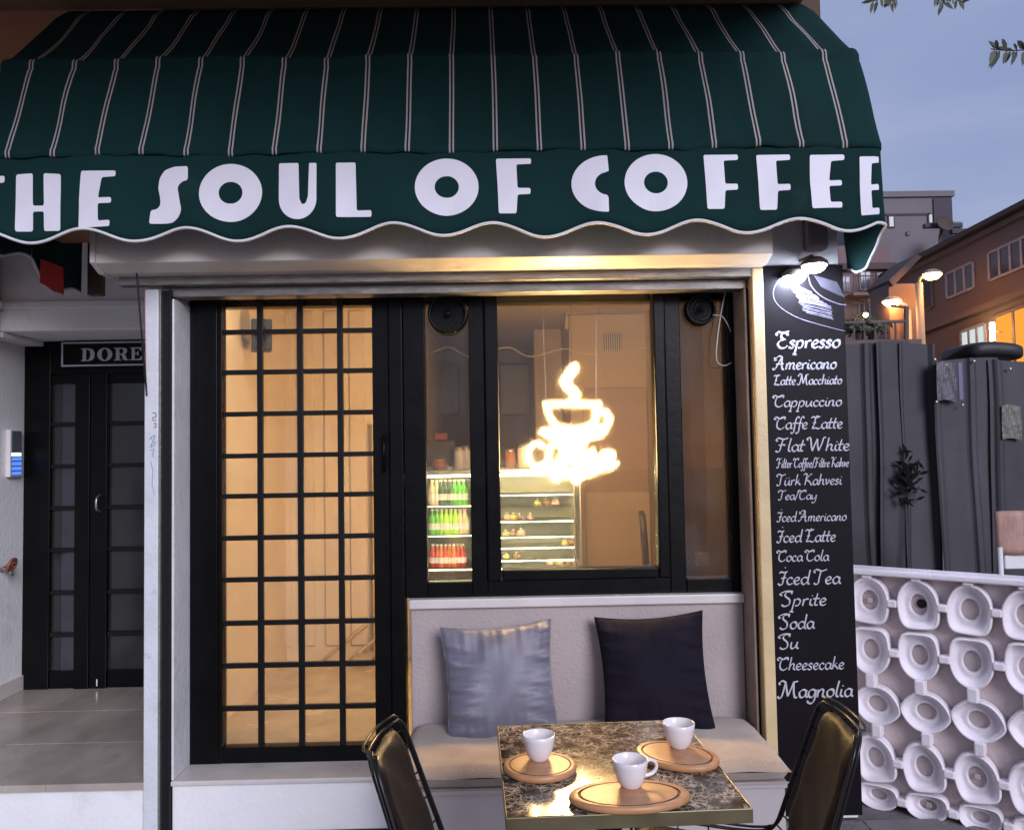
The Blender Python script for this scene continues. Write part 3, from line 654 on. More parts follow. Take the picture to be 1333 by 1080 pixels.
# the word Coffee in script
nl([(708, 582), (700, 577), (690, 583), (688, 597), (697, 607), (709, 604), (716, 596)], 'letter_tube')
nl([(727, 574), (716, 583), (715, 602), (724, 607), (732, 592), (729, 576)], 'letter_tube', closed=True)
nl([(732, 598), (742, 590), (748, 570), (742, 566), (737, 590), (727, 622), (722, 620), (735, 604), (744, 598)], 'letter_tube')
nl([(745, 598), (755, 588), (762, 570), (757, 565), (752, 590), (748, 624), (754, 622), (758, 606), (764, 598)], 'letter_tube')
nl([(763, 602), (773, 596), (772, 588), (764, 592), (765, 606), (776, 606), (784, 598)], 'letter_tube')
nl([(784, 602), (795, 597), (796, 589), (786, 590), (785, 603), (792, 609), (803, 602)], 'letter_tube')
nl([(700, 612), (730, 618), (760, 619), (785, 610)], 'underline_tube')
for px in (708, 773):
    MB().tube([P(px+(-3 if px < 740 else 3), 372, YN), P(px+3, 526, YN)], .0013, 5).build('chain', 'steel', neon)
MB().tube([P(743, 372, YN), P(744, 470, YN)], .0012, 5).build('power_cable', 'wire', neon)
# ================================================================== awning
YV = -3.7+3.14+.0          # front (valance) plane
AXR = P(1153, 225, YV).x; AXL = -2.06; YW = -.14
zt_ = P(560, 11, YW).z
zf = P(640, 76, -.45).z; zv = P(640, 195, YV).z
# profile points (front depth y, height z): top -> fold -> valance top
def lerp(a, b, t): return a+(b-a)*t
prof_a = []
for t in (0, .12, .3, .5, .7, .85, .955): prof_a.append((lerp(YW, -.45, t)-.012*math.sin(t*3.14)*-1, lerp(zt_, zf, t), t))
prof_a += [(-.458, zf+.012, .97), (-.462, zf, 1.0), (-.452, zf-.028, 1.0), (-.456, zf-.036, 1.0)]
for t in (.1, .25, .4, .55, .7, .85): prof_a.append((lerp(-.456, YV+.004, t)+.014*math.sin(t*3.14), lerp(zf-.036, zv+.035, t), 1.0))
prof_a += [(YV+.002, zv+.03, 1.), (YV-.006, zv+.015, 1.), (YV-.006, zv-.004, 1.), (YV+.001, zv-.008, 1.)]
def upath(yf, t, n_side=8, rc=.05, z=0):
    """points of the U running wall-left, left end, front, right end, wall-right; returns (x, y, arc)"""
    sh = 0
    if z:
        tab = ((zt_, .15), (zt_-.03, .105), (zt_-.08, .078), (zt_-.16, .058), (zf+.03, .036), (zf-.03, .022), (zf-.10, .010), (zf-.2, .0), (zv, 0), (0, 0))
        for (za, sa), (zb3, sb2) in zip(tab, tab[1:]):
            if z >= zb3: sh = sb2+(sa-sb2)*min(1, (z-zb3)/(za-zb3)); break
    xl, xr = AXL+sh, AXR-sh
    dep = YW-yf; r = min(rc, max(dep*.9, 0.0005))
    pts = []
    for i in range(n_side): pts.append((xl, lerp(YW, yf+r, i/n_side)))
    for i in range(7): a = math.pi*(1+.5*i/6); pts.append((xl+r+r*math.cos(a), yf+r+r*math.sin(a)))
    nf = 120
    for i in range(1, nf): pts.append((lerp(xl+r, xr-r, i/nf), yf))
    for i in range(7): a = math.pi*(1.5+.5*i/6); pts.append((xr-r+r*math.cos(a), yf+r+r*math.sin(a)))
    for i in range(1, n_side+1): pts.append((xr, lerp(yf+r, YW, i/n_side)))
    return pts
awn = empty('awning', (0, YW, zt_), 'dark green striped canvas awning reading THE SOUL OF COFFEE on its wavy valance', 'awning')
S0 = P(645, 195, YV).x
def hood():
    vs, fs, uv = [], [], []
    full = upath(YV, 1)
    arcs = []
    for y, z, t in prof_a:
        pts = upath(y, t, z=z)
        for k, (x, yy) in enumerate(pts):
            # sag of the fabric between the ribs
            vs.append((x, yy+(.006*math.sin(x*36.2+1)*math.sin(z*8)+.004*math.sin(x*13+z*17))*(1 if 15 < k < len(pts)-16 and .02 < t else 0), z+(.003*math.sin(x*31)+.004*math.sin(x*7.3+z*9)+.002*math.sin(x*53+z*21))*(1 if k > 15 else 0)*(0 if t < .05 else 1)))
    npt = len(full)
    # u coordinate: distance along the front bow
    us = [0]
    for a, b in zip(full, full[1:]): us.append(us[-1]+math.hypot(a[0]-b[0], a[1]-b[1]))
    i0 = min(range(npt), key=lambda i: abs(full[i][0]-S0)); off = us[i0]-(full[i0][0]-S0)
    for r in range(len(prof_a)-1):
        for k in range(npt-1):
            a = r*npt+k; fs.append((a, a+1, a+npt+1, a+npt))
    me = bpy.data.meshes.new('hood'); me.from_pydata(vs, [], fs); ul = me.uv_layers.new(name='UVMap')
    for p in me.polygons:
        p.use_smooth = True
        for li in p.loop_indices:
            vi = me.loops[li].vertex_index; k = vi % npt
            ul.data[li].uv = (us[k]-off+.1735*.5+100*.1735, vs[vi][2])
    me.materials.append(M['canvas_striped']); o = bpy.data.objects.new('hood', me); COL.objects.link(o); o.parent = awn; me.transform(wmat(awn).inverted())
    so = o.modifiers.new('solid', 'SOLIDIFY'); so.thickness = .003; so.offset = -1
    return us, full, off
US, FULL, OFF = hood()
# valance strip hanging under the front bow
ZVB = P(640, 300, YV).z            # mean of the wavy lower edge
CR = P(643, 300, YV).x
def front(u):   # u = arc position (same origin as US) -> x,y, normal
    import bisect
    i = max(1, min(len(US)-1, bisect.bisect_left(US, u))); t = (u-US[i-1])/max(1e-9, US[i]-US[i-1])
    a, b = FULL[i-1], FULL[i]; x, y = lerp(a[0], b[0], t), lerp(a[1], b[1], t)
    tx, ty = b[0]-a[0], b[1]-a[1]; l = math.hypot(tx, ty); return x, y, ty/l, -tx/l
def Uof(x): return x-S0+OFF
def wave(u): return .026*math.cos(2*math.pi*(u-Uof(CR))/.4007)
def drape(u, z):  # out-of-plane movement of the hanging cloth
    h = (zv-z)/max(.01, (zv-ZVB)); return h*(.006*math.sin(2*math.pi*(u-Uof(CR))/.4007+.6)+.004*math.sin(u*9)+.0022*math.sin(u*23+z*14)+.0015*math.sin(u*47-z*30))+.010*h
UT = US[-1]; NU = 420
va = MB(); NV = 10
def vfn(s, t):
    u = s*UT; x, y, nx, ny = front(u); zb_ = ZVB+wave(u)+.004*math.sin(u*3.7)+.003*math.sin(u*6.1+1)-.10*min(1, max(0, u-(UT-(YW-YV)-.02))/.25); z = lerp(zv+.012, zb_, t); d = drape(u, z); return (x+nx*d, y+ny*d, z)
va.grid(vfn, NU, NV).build('valance', 'canvas', awn, smooth=True, solid=.003)
pipe = [Vector(vfn(i/NU, 1.0)) for i in range(NU+1)]
MB().tube(pipe, .0062, 6).build('piping', 'piping', awn, smooth=True)
UE = .42
rt_ = MB()
def rfn(s, t):
    u = -UE*(1-s)-.001; z = lerp(zv+.012, ZVB+wave(u)-.07*min(1, -u/.1), t); return (AXL-drape(u, z)*.6, YW-u, z)
rt_.grid(rfn, 40, 10).build('valance_return', 'canvas', awn, smooth=True, solid=.003)
MB().tube([rfn(i/40, 1.0) for i in range(41)], .0062, 6).build('piping', 'piping', awn, smooth=True)
# support bows under the cloth
for (yf, z, t) in ((-.448, zf-.02, 1.0), (YV+.012, zv+.008, 1.0)):
    MB().tube([(lerp(-.3, x, .982)-.0, max(y, yf+.02), z-.012) for x, y in upath(yf+.02, t)], .009, 8).build('bow_tube', 'steel', awn, smooth=True)
# letters on the valance ---------------------------------------------------------------
def rnd(pts, r):
    out = []; k = len(pts)
    for i in range(k):
        p = Vector(pts[i]); a = (Vector(pts[i-1])-p); b = (Vector(pts[(i+1) % k])-p); ra = min(r, a.length*.4); rb = min(r, b.length*.4)
        A = p+a.normalized()*ra; B = p+b.normalized()*rb
        out += [A, (A+B)*.25+p*.5, B]
    return [tuple(q) for q in out]
def ell(cx, cy, rx, ry, n=40, a0=0, a1=360): return [(cx+rx*math.cos(R(a0+(a1-a0)*i/n)), cy+ry*math.sin(R(a0+(a1-a0)*i/n))) for i in range(n+(a1-a0 < 360))]
def ST(pts): return [rnd(pts, .04)]
GL = {
 'T': ST([(0, 1), (0, .88), (.3, .88), (.28, 0), (.72, 0), (.70, .88), (1, .88), (1, 1)]),
 'H': ST([(0, .98), (.36, 1), (.38, .44), (.62, .44), (.60, 1), (.98, .98), (1.0, .0), (.64, 0), (.62, .34), (.38, .34), (.38, 0), (0, 0)]),
 'E': ST([(.04, 1), (1.0, 1), (1.0, .90), (.62, .88), (.54, .52), (.9, .53), (.9, .43), (.54, .42), (.55, .12), (.88, .13), (.88, .02), (.02, 0), (0, .5)]),
 'F': ST([(0, 1), (1.0, 1), (1.0, .90), (.58, .89), (.60, .46), (.97, .46), (.97, .35), (.60, .34), (.56, 0), (.06, 0), (.04, .5)]),
 'L': ST([(0, 1), (.56, 1), (.58, .12), (1.0, .12), (1.0, 0), (0, 0)]),
 'C': [rnd(ell(.92, .5, .92, .5, 30, 92, 268)+[(.97, 0), (.97, .26), (.93, .29)]+ell(.98, .5, .36, .205, 14, 262, 98)+[(.93, .71), (1.0, .72), (.97, 1)], .02)],
 'O': [ell(.5, .5, .5, .5, 56), ell(.5, .5, .19, .19, 32)],
 'U': [rnd([(0, 1), (.52, 1), (.55, .36), (.62, .26), (.72, .28), (.78, .40), (.80, 1), (1.0, 1), (1.0, .34)]+ell(.5, .36, .5, .36, 20, -4, -176)+[(0, .4)], .03)],
 'S': [rnd([((x-570)/152, (862-y)/222) for x, y in [(722, 640), (722, 695), (700, 700), (682, 720), (690, 770), (698, 810), (688, 838), (665, 858), (640, 861), (571, 861), (577, 808), (600, 806), (616, 790), (614, 760), (606, 725), (612, 685), (632, 655), (668, 642)]], .05)],
}
def fill2d(loops):
    cu = bpy.data.curves.new('tmp', 'CURVE'); cu.dimensions = '2D'; cu.fill_mode = 'BOTH'
    for lp in loops:
        sp = cu.splines.new('POLY'); sp.points.add(len(lp)-1); sp.use_cyclic_u = True
        for q, (x, y) in zip(sp.points, lp): q.co = (x, y, 0, 1)
    ob = bpy.data.objects.new('tmp', cu); COL.objects.link(ob)
    dg = bpy.context.evaluated_depsgraph_get(); me = bpy.data.meshes.new_from_object(ob.evaluated_get(dg))
    bpy.data.objects.remove(ob); bpy.data.curves.remove(cu); return me
def letter(ch, u0_, u1_, z0_, z1_, z0r=None):
    me = fill2d(GL[ch]); bm = bmesh.new(); bm.from_mesh(me)
    for k in range(1, 10):
        for ax in (0, 1):
            co = [0, 0, 0]; co[ax] = k/10; no = [0, 0, 0]; no[ax] = 1
            bmesh.ops.bisect_plane(bm, geom=bm.verts[:]+bm.edges[:]+bm.faces[:], plane_co=co, plane_no=no)
    for v in bm.verts:
        u = lerp(u0_, u1_, v.co.x); z = lerp(z0_, z1_, v.co.y); x, y, nx, ny = front(u); d = drape(u, z)+.0035
        v.co = (x+nx*d, y+ny*d, z)
    bm.to_mesh(me); bm.free(); me.transform(wmat(awn).inverted()); me.materials.clear(); me.materials.append(M['letter_white'])
    o = bpy.data.objects.new('letter', me); COL.objects.link(o); o.parent = awn
    so = o.modifiers.new('solid', 'SOLIDIFY'); so.thickness = .0012; so.offset = 0
    return o
for ch, a, b, ya, yb in (('T', -50, 5, 229, 304), ('H', 20, 79, 225, 301), ('E', 103, 150, 222, 297), ('S', 193, 244, 216, 291), ('O', 259, 341, 213, 289), ('U', 363, 412, 212, 286), ('L', 437, 483, 211, 282),
                         ('O', 540, 623, 206, 281), ('F', 646, 692, 206, 278), ('C', 744, 793, 202, 277), ('O', 813, 895, 200, 275), ('F', 917, 962, 201, 272), ('F', 986, 1030, 201, 273), ('E', 1054, 1101, 201, 272), ('E', 1120, 1147, 203, 280)):
    m_ = (a+b)/2; my = (ya+yb)/2
    z0_, z1_ = P(m_, yb, YV-.01).z, P(m_, ya, YV-.01).z
    letter(ch, Uof(P(a, my, YV-.01).x), Uof(P(b, my, YV-.01).x), z0_, z1_)
# red label on the inside of the left end of the valance
def onside(px, py):
    d = ray(px, py); t = (AXL+.016-CAM.x)/d.x; return CAM+d*t
lb = MB(); lb.v = [tuple(onside(*p)) for p in ((53, 337), (82, 348), (83, 384), (52, 368))]; lb.f = [(0, 1, 2, 3)]
lb.build('fabric_label', 'red_label', awn, solid=.002)
box('wall_bracket', mat('brown_bracket', (.10, .065, .055), .6), P(116, 360, .28).x, P(135, 360, .28).x, .26, .30, P(126, 385, .28).z, 2.9, parent=awn, bevel=.004)
box('wall_bracket', mat('grey_bracket', (.22, .2, .22), .6), AXR-.2, AXR-.1, YW-.1, YW, zb2+.05, zv, parent=awn, bevel=.02)

# dangling black cable and red cable on the column
MB().tube(smoothline([P(175, 322, -.32), P(180, 380, -.30), P(185, 440, -.27), P(190, 500, -.225), P(191, 515, -.225)]), .004, 6).build('hanging_cable', 'wire', None, smooth=True, label='black cable hanging from the awning down to the white column', cat='cable')
MB().tube(smoothline([P(188, 366, -.225), P(188.5, 420, -.225), P(190, 490, -.225)]), .0018, 6).build('hanging_cable', 'cable_red', None, smooth=True, label='thin dark red cable running down the edge of the white column', cat='cable')
# pen marks on column
mk = empty('marker_scribble', P(199, 560, YF-.0225), 'black and blue marker scribbles on the white column', 'scribble')
for pts, m in (([(199, 537), (203, 538), (203, 543), (199, 543), (199, 547), (203, 547)], 'mark_black'), ([(200, 551), (203, 551), (203, 556), (200, 556)], 'mark_black'), ([(195, 572), (198, 568), (202, 566), (199, 574), (196, 582), (200, 580), (202, 574)], 'pen_blue'), ([(196, 586), (200, 584), (199, 594)], 'pen_blue')):
    MB().tube([P(x, y, YF-.0215) for x, y in pts], .0016, 5).build('stroke', m, mk)
MB().tube([P(x, y, YF-.0215) for x, y in [(196, 600), (199, 612), (198, 630), (201, 645)]], .0010, 5).build('stroke', 'pen_blue', mk)

# ================================================================== side entrance door and sign
ed = empty('entrance_door', (P(120, 880, YD).x, YD-.05, FL), 'black double entrance door with barred dark glass under the DORE sign', 'door')
def ep(name, m, *a, bevel=.004): return box(name, m, *a, parent=ed, bevel=bevel)
yd0, yd1 = YD-.06, YD+.02
ex = [P(p, 700, YD-.06).x for p in (36, 64, 97, 117, 139, 192)]
ezt = P(110, 500, YD).z; ezb = P(110, 870, YD).z
ep('frame', 'black_frame', XL+.002, ex[1], yd0, yd1, FL+.002, zb-.001)
ep('frame', 'black_frame', ex[1]+.001, XC0, yd0, yd1, P(110, 488, YD).z+.003, zb-.001)
for a, b_ in ((1, 2), (4, 5)):
    ep('bottom_rail', 'black_frame', ex[a]+.001, ex[b_] if b_ < 5 else XC0, yd0+.01, yd1, FL+.002, ezb)
ep('stile', 'black_frame', ex[2]+.001, ex[3]-.002, yd0-.008, yd1, FL+.002, P(110, 488, YD).z)
ep('stile', 'black_frame', ex[3]+.001, ex[4], yd0-.004, yd1, FL+.002, P(110, 488, YD).z)
ep('top_rail', 'black_frame', ex[1]+.001, ex[2]-.001, yd0+.01, yd1, ezt, P(110, 488, YD).z)
ep('top_rail', 'black_frame', ex[4]+.001, XC0, yd0+.01, yd1, ezt, P(110, 488, YD).z)
ebz = [ezb]+[P(110, y, YD).z for y in (823, 769, 714, 660, 606, 552)]+[ezt]
for z in ebz[1:-1]:
    ep('bar', 'black_iron', ex[1]+.001, ex[2]-.001, yd0+.005, yd0+.025, z-.012, z+.012, bevel=.003)
    ep('bar', 'black_iron', ex[4]+.001, XC0, yd0+.005, yd0+.025, z-.012, z+.012, bevel=.003)
for j in range(len(ebz)-1):
    ep('pane', 'entry_glass_dark', ex[1]+.001, ex[1]+.055, yd0+.03, yd0+.04, ebz[j]+.001, ebz[j+1]-.001, bevel=0)
    ep('pane', 'entry_glass', ex[1]+.057, ex[2]-.001, yd0+.03, yd0+.038, ebz[j]+.001, ebz[j+1]-.001, bevel=0)
    ep('pane', 'entry_glass_dark', ex[4]+.001, XC0, yd0+.03, yd0+.04, ebz[j]+.001, ebz[j+1]-.001, bevel=0)
hc = P(129, 655, yd0-.02)
MB().tube(smoothline([(hc.x, yd0-.006, hc.z+.05), (hc.x, yd0-.05, hc.z+.03), (hc.x, yd0-.05, hc.z-.03), (hc.x, yd0-.006, hc.z-.05)]), .007).build('handle', 'steel', ed, smooth=True)
lk = P(125, 890, yd0-.02); MB().tube([(lk.x, yd0-.01, FL+.02), (lk.x, yd0-.01, FL+.06)], .006).build('bolt', 'steel', ed)
# sign
sg = empty('name_sign', P(120, 478, yd0-.03), 'black rectangular sign with silver border and the letters DORE above the entrance door', 'sign')
sx0, sx1, sz0, sz1 = RC(80, 444, 215, 477, yd0-.03)
YSg = yd0-.035
box('panel', 'black_frame', sx0, XC0-.002, YSg, yd0-.001, sz0, sz1, parent=sg, bevel=.002)
bw = .010
for a in ((sx0+.003, XC0-.003, sz1-bw-.003, sz1-.003), (sx0+.003, XC0-.003, sz0+.003, sz0+bw+.003), (sx0+.003, sx0+bw+.003, sz0+bw+.004, sz1-bw-.004)):
    box('border', 'gunmetal', a[0], a[1], YSg-.003, YSg-.0005, a[2], a[3], parent=sg)
def serif(ch):
    if ch == 'D': return [[(0, 0), (0, .07), (.12, .09), (.12, .91), (0, .93), (0, 1), (.5, 1), (.8, .93), (.97, .7), (.97, .3), (.8, .07), (.5, 0)], [(.36, .08), (.48, .08), (.62, .2), (.68, .5), (.62, .8), (.48, .92), (.36, .92)]]
    if ch == 'O': return [ell(.5, .5, .5, .52, 32), ell(.5, .5, .21, .44, 24)]
    if ch == 'R': return [[(0, 0), (0, .07), (.12, .09), (.12, .91), (0, .93), (0, 1), (.55, 1), (.82, .95), (.9, .75), (.82, .55), (.66, .49), (.8, .4), (.86, .12), (.92, .07), (1.0, .08), (1.0, .02), (.86, 0), (.66, .03), (.58, .15), (.54, .42), (.36, .46), (.36, .09), (.48, .07), (.48, 0)], [(.36, .53), (.52, .53), (.62, .62), (.64, .75), (.6, .88), (.5, .92), (.36, .92)]]
    return [[(0, 0), (0, .07), (.12, .09), (.12, .91), (0, .93), (0, 1), (.9, 1), (.92, .72), (.84, .72), (.72, .9), (.36, .92), (.36, .55), (.56, .58), (.6, .7), (.66, .7), (.66, .34), (.6, .34), (.56, .47), (.36, .48), (.36, .09), (.72, .1), (.88, .3), (.96, .3), (.93, 0)]]
for ch, a, b_ in (('D', 106, 124), ('O', 127, 146.5), ('R', 149, 168), ('E', 170, 186)):
    me = fill2d(serif(ch)); x0, x1 = P(a, 461, YSg).x, P(b_, 461, YSg).x; z0, z1 = P((a+b_)/2, 470-.02*(a-106), YSg).z, P((a+b_)/2, 453.5-.02*(a-106), YSg).z
    for v in me.vertices: v.co = (lerp(x0, x1, v.co.x), YSg-.003, lerp(z0, z1, v.co.y))
    me.transform(wmat(sg).inverted()); me.materials.clear(); me.materials.append(M['gunmetal']); o = bpy.data.objects.new('letter', me); COL.objects.link(o); o.parent = sg
    so = o.modifiers.new('solid', 'SOLIDIFY'); so.thickness = .003; so.offset = 0
# intercom on side wall
YI = lambda px: CAM.y + (XL+.02)/ray(px, 590).x*ray(px, 590).y
ya, yb_ = YI(12.5), YI(25); zi0, zi1 = P(18, 619, (ya+yb_)/2).z, P(18, 561, (ya+yb_)/2).z
itc = empty('intercom', (XL, (ya+yb_)/2, zi0), 'white wall intercom with grey speaker and lit blue keypad on the entrance side wall', 'intercom')
box('housing', 'cup', XL+.001, XL+.03, ya-.012, yb_+.006, zi0-.008, zi1+.008, parent=itc, bevel=.006)
h_ = zi1-zi0
box('speaker_panel', 'keypad_grey', XL+.0305, XL+.034, ya, yb_, zi0+.52*h_, zi1, parent=itc, bevel=.002)
box('display', 'keypad_white', XL+.0305, XL+.033, ya, yb_, zi0+.44*h_, zi0+.51*h_, parent=itc)
kp = box('keypad', 'keypad_grey', XL+.0305, XL+.032, ya, yb_, zi0, zi0+.43*h_, parent=itc)
for r_ in range(4):
    for c_ in range(3):
        yy = lerp(ya, yb_, (c_+.5)/3); zz = zi0+.43*h_*(r_+.5)/4
        box('key', 'keypad_blue', XL+.0325, XL+.036, yy-(yb_-ya)/7, yy+(yb_-ya)/7, zz-h_*.04, zz+h_*.04, parent=kp)
# tap on side wall
tp = PZ(12, 740, P(12, 740, .75).z); ty = CAM.y + (XL+.06)/ray(12, 740).x*ray(12, 740).y; tz = P(12, 738, ty).z
tap = empty('water_tap', (XL, ty, tz), 'old metal tap with a red valve wheel on the entrance side wall', 'tap')
MB().tube([(XL+.001, ty, tz-.01), (XL+.06, ty, tz-.01), (XL+.075, ty, tz-.05)], .011).build('spout', 'steel', tap, smooth=True)
MB().tube([(XL+.05, ty, tz-.01), (XL+.05, ty-.002, tz+.02)], .007).build('stem', 'steel', tap, smooth=True)
wl = MB(); wl.tube([(XL+.075+.012*math.sin(a*math.pi/6), ty+.036*math.cos(a*math.pi/6), tz+.012+.034*math.sin(a*math.pi/6)) for a in range(12)], .009, 8, closed=True)
wl.tube([(XL+.075, ty-.03, tz+.012), (XL+.075, ty+.03, tz+.012)], .006); wl.tube([(XL+.063, ty, tz-.02), (XL+.087, ty, tz+.044)], .006); wl.tube([(XL+.03, ty, tz), (XL+.08, ty, tz+.012)], .008)
wl.build('valve_wheel', 'brass_valve', tap, smooth=True)

# ================================================================== menu board
YBd = YF-.02
mb = empty('menu_board', P(1055, 1060, YBd), 'tall narrow black menu board listing drinks from Espresso down to Magnolia', 'menu board')
bx0 = XQ1+.002; bx1 = P(1110, 700, YBd).x; bz0 = P(1060, 1062, YBd).z; bz1 = P(1050, 345, YBd).z
box('panel', 'board', bx0, bx1, YBd, YF+.009, bz0, bz1, parent=mb, bevel=.003)
BW = YBd-.0012
G = {  # skeleton strokes of a swashy italic hand; x-height .5, ascender 1
'a': (.44, [[(.38, .42), (.24, .5), (.07, .33), (.08, .08), (.2, .0), (.34, .16), (.40, .46), (.37, .1), (.46, .02)]]),
'c': (.36, [[(.33, .40), (.22, .5), (.06, .33), (.08, .08), (.2, 0), (.34, .1)]]),
'd': (.48, [[(.38, .42), (.24, .5), (.07, .33), (.08, .08), (.2, .0), (.34, .16)], [(.50, 1.02), (.44, .6), (.38, .1), (.48, .02)]]),
'e': (.37, [[(.07, .22), (.28, .30), (.31, .43), (.2, .5), (.06, .32), (.08, .08), (.2, 0), (.34, .1)]]),
'f': (.30, [[(.44, .88), (.34, 1.0), (.24, .8), (.16, .3), (.10, -.2), (.0, -.36), (-.08, -.28)], [(.04, .46), (.34, .48)]]),
'g': (.44, [[(.38, .42), (.24, .5), (.07, .33), (.08, .08), (.2, .0), (.34, .16), (.42, .48)], [(.42, .48), (.36, -.1), (.22, -.38), (.04, -.32), (.02, -.2)]]),
'h': (.46, [[(.20, 1.02), (.12, .5), (.05, 0)], [(.08, .22), (.24, .48), (.36, .42), (.32, .1), (.44, .02)]]),
'i': (.22, [[(.12, .48), (.07, .1), (.2, .02)], [(.17, .66), (.19, .72)]]),
'k': (.42, [[(.20, 1.02), (.12, .5), (.05, 0)], [(.34, .5), (.12, .26), (.24, .24), (.40, 0)]]),
'l': (.22, [[(.22, 1.02), (.12, .5), (.08, .08), (.2, .02)]]),
'm': (.66, [[(.10, .48), (.04, 0)], [(.06, .22), (.2, .48), (.3, .42), (.25, 0)], [(.28, .22), (.42, .48), (.54, .42), (.50, .08), (.62, .02)]]),
'n': (.46, [[(.10, .48), (.04, 0)], [(.06, .22), (.22, .48), (.34, .42), (.30, .08), (.42, .02)]]),
'o': (.42, [[(.24, .5), (.08, .36), (.07, .1), (.2, 0), (.36, .14), (.37, .38), (.24, .5), (.40, .44)]]),
'p': (.46, [[(.12, .5), (.04, 0), (-.04, -.42)], [(.07, .3), (.24, .5), (.38, .36), (.30, .06), (.14, 0)], [(-.12, -.40), (.06, -.42)]]),
'r': (.32, [[(.10, .48), (.04, 0)], [(.07, .25), (.18, .46), (.32, .46)]]),
's': (.32, [[(.30, .42), (.18, .5), (.09, .38), (.24, .16), (.16, .0), (.0, .06)]]),
't': (.28, [[(.22, .86), (.12, .4), (.08, .06), (.22, .04)], [(.0, .48), (.32, .50)]]),
'u': (.46, [[(.08, .48), (.04, .12), (.14, .0), (.30, .2), (.38, .48), (.33, .1), (.44, .02)]]),
'v': (.38, [[(.04, .46), (.12, .48), (.14, .02), (.30, .3), (.34, .5)]]),
'y': (.44, [[(.08, .48), (.05, .14), (.16, .04), (.32, .22)], [(.42, .5), (.34, -.1), (.2, -.38), (.02, -.3)]]),
'/': (.30, [[(.34, 1.0), (.0, -.1)]]), ' ': (.22, []),
'A': (.74, [[(-.06, .12), (.0, .0), (.12, .1), (.34, .6), (.52, 1.04)], [(.52, 1.04), (.50, .5), (.54, .04), (.66, .0)], [(.14, .42), (.62, .46)], [(.5, 1.02), (.3, 1.06), (.12, .9), (.0, .92)], [(.02, .8), (.1, .74), (.2, .8)]]),
'C': (.62, [[(.58, .78), (.60, .96), (.42, .98), (.16, .7), (.10, .24), (.26, .0), (.48, .08), (.56, .2)], [(.62, .98), (.3, .86), (.04, 1.0), (-.06, .86), (.04, .78)]]),
'E': (.62, [[(.56, .84), (.5, 1.0), (.3, .96), (.24, .74), (.36, .56), (.2, .5), (.08, .26), (.22, .02), (.44, .04), (.56, .18)], [(.62, 1.12), (.3, 1.02), (.08, 1.08), (.0, .94), (.06, .86)], [(.2, .54), (.46, .6)]]),
'F': (.60, [[(.38, .96), (.28, .5), (.2, .06), (.06, -.02), (-.02, .08)], [(.66, 1.04), (.4, .94), (.12, 1.04), (.0, .9), (.08, .8)], [(.14, .48), (.36, .52), (.50, .48)]]),
'I': (.36, [[(.34, .9), (.24, .5), (.16, .04), (.02, -.02), (-.04, .1)], [(.42, .94), (.24, .86), (.08, .92), (.02, .8)], [(.10, .45), (.36, .5)], [(.30, 1.18), (.32, 1.24)]]),
'K': (.66, [[(.26, 1.0), (.18, .5), (.1, 0)], [(.62, 1.0), (.5, .96), (.2, .5), (.4, .36), (.58, .0), (.68, .04)], [(.28, .98), (.12, 1.06), (.0, .92)]]),
'L': (.60, [[(.44, .92), (.36, 1.02), (.26, .9), (.2, .4), (.08, .04), (.28, .06), (.46, -.02), (.60, .12)], [(.56, 1.0), (.3, .88), (.1, .98), (.0, .86)], [(.1, .46), (.3, .5)]]),
'M': (.92, [[(-.08, .1), (.02, -.02), (.14, .14), (.3, .96)], [(.3, .96), (.36, .5), (.42, .1)], [(.42, .1), (.58, .6), (.70, 1.0)], [(.70, 1.0), (.70, .4), (.76, .02), (.88, .04)], [(.32, .96), (.16, 1.08), (.0, .96), (.04, .84)], [(.7, .98), (.9, 1.04)]]),
'S': (.56, [[(.52, .84), (.50, 1.0), (.3, .98), (.2, .74), (.42, .44), (.40, .1), (.18, -.02), (.04, .1)], [(.58, 1.02), (.3, 1.06), (.06, .96), (-.04, .84), (.06, .76)]]),
'T': (.56, [[(.36, .94), (.28, .5), (.22, .06), (.08, -.02), (.0, .08)], [(.66, 1.04), (.4, .92), (.14, 1.04), (.0, .92), (.06, .8)]]),
'W': (.92, [[(.12, .98), (.16, .4), (.22, .02)], [(.22, .02), (.38, .6), (.48, .94)], [(.48, .94), (.50, .4), (.56, .02)], [(.56, .02), (.74, .6), (.82, 1.0), (.94, 1.02)], [(.12, .98), (.02, 1.04), (-.08, .94), (-.02, .84)]]),
}
G['ü'] = (G['u'][0], G['u'][1]+[[(.14, .64), (.16, .70)], [(.32, .64), (.34, .70)]])
def write(text, pxa, pxb, base, cap, wt=1.0):
    xa_, xb_ = P(pxa, base, BW).x, P(pxb, base, BW).x; H = cap/1050*(BW+3.7)
    tot = sum(G[c][0] for c in text); sx = (xb_-xa_)/tot; z = P((pxa+pxb)/2, base, BW).z; cur = 0; mbu = MB()
    for c in text:
        adv, strokes = G[c]
        for st in strokes:
            q = smoothline([(xa_+(cur+x)*sx+y*H*.06, BW, z+y*H) for x, y in st], 4)
            rs = []
            for i in range(len(q)):
                d = (q[min(i+1, len(q)-1)]-q[max(i-1, 0)]); ang = math.atan2(d.z, d.x)
                rs.append(wt*H*(.026+.050*abs(math.sin(ang-R(38)))))
            mbu.tube(q, 1, 6, flat=.0, rs=rs) if False else mbu.tube(q, 1, 6, flat=.35, rs=rs)
        cur += adv
    mbu.build('lettering', 'chalk', mb)
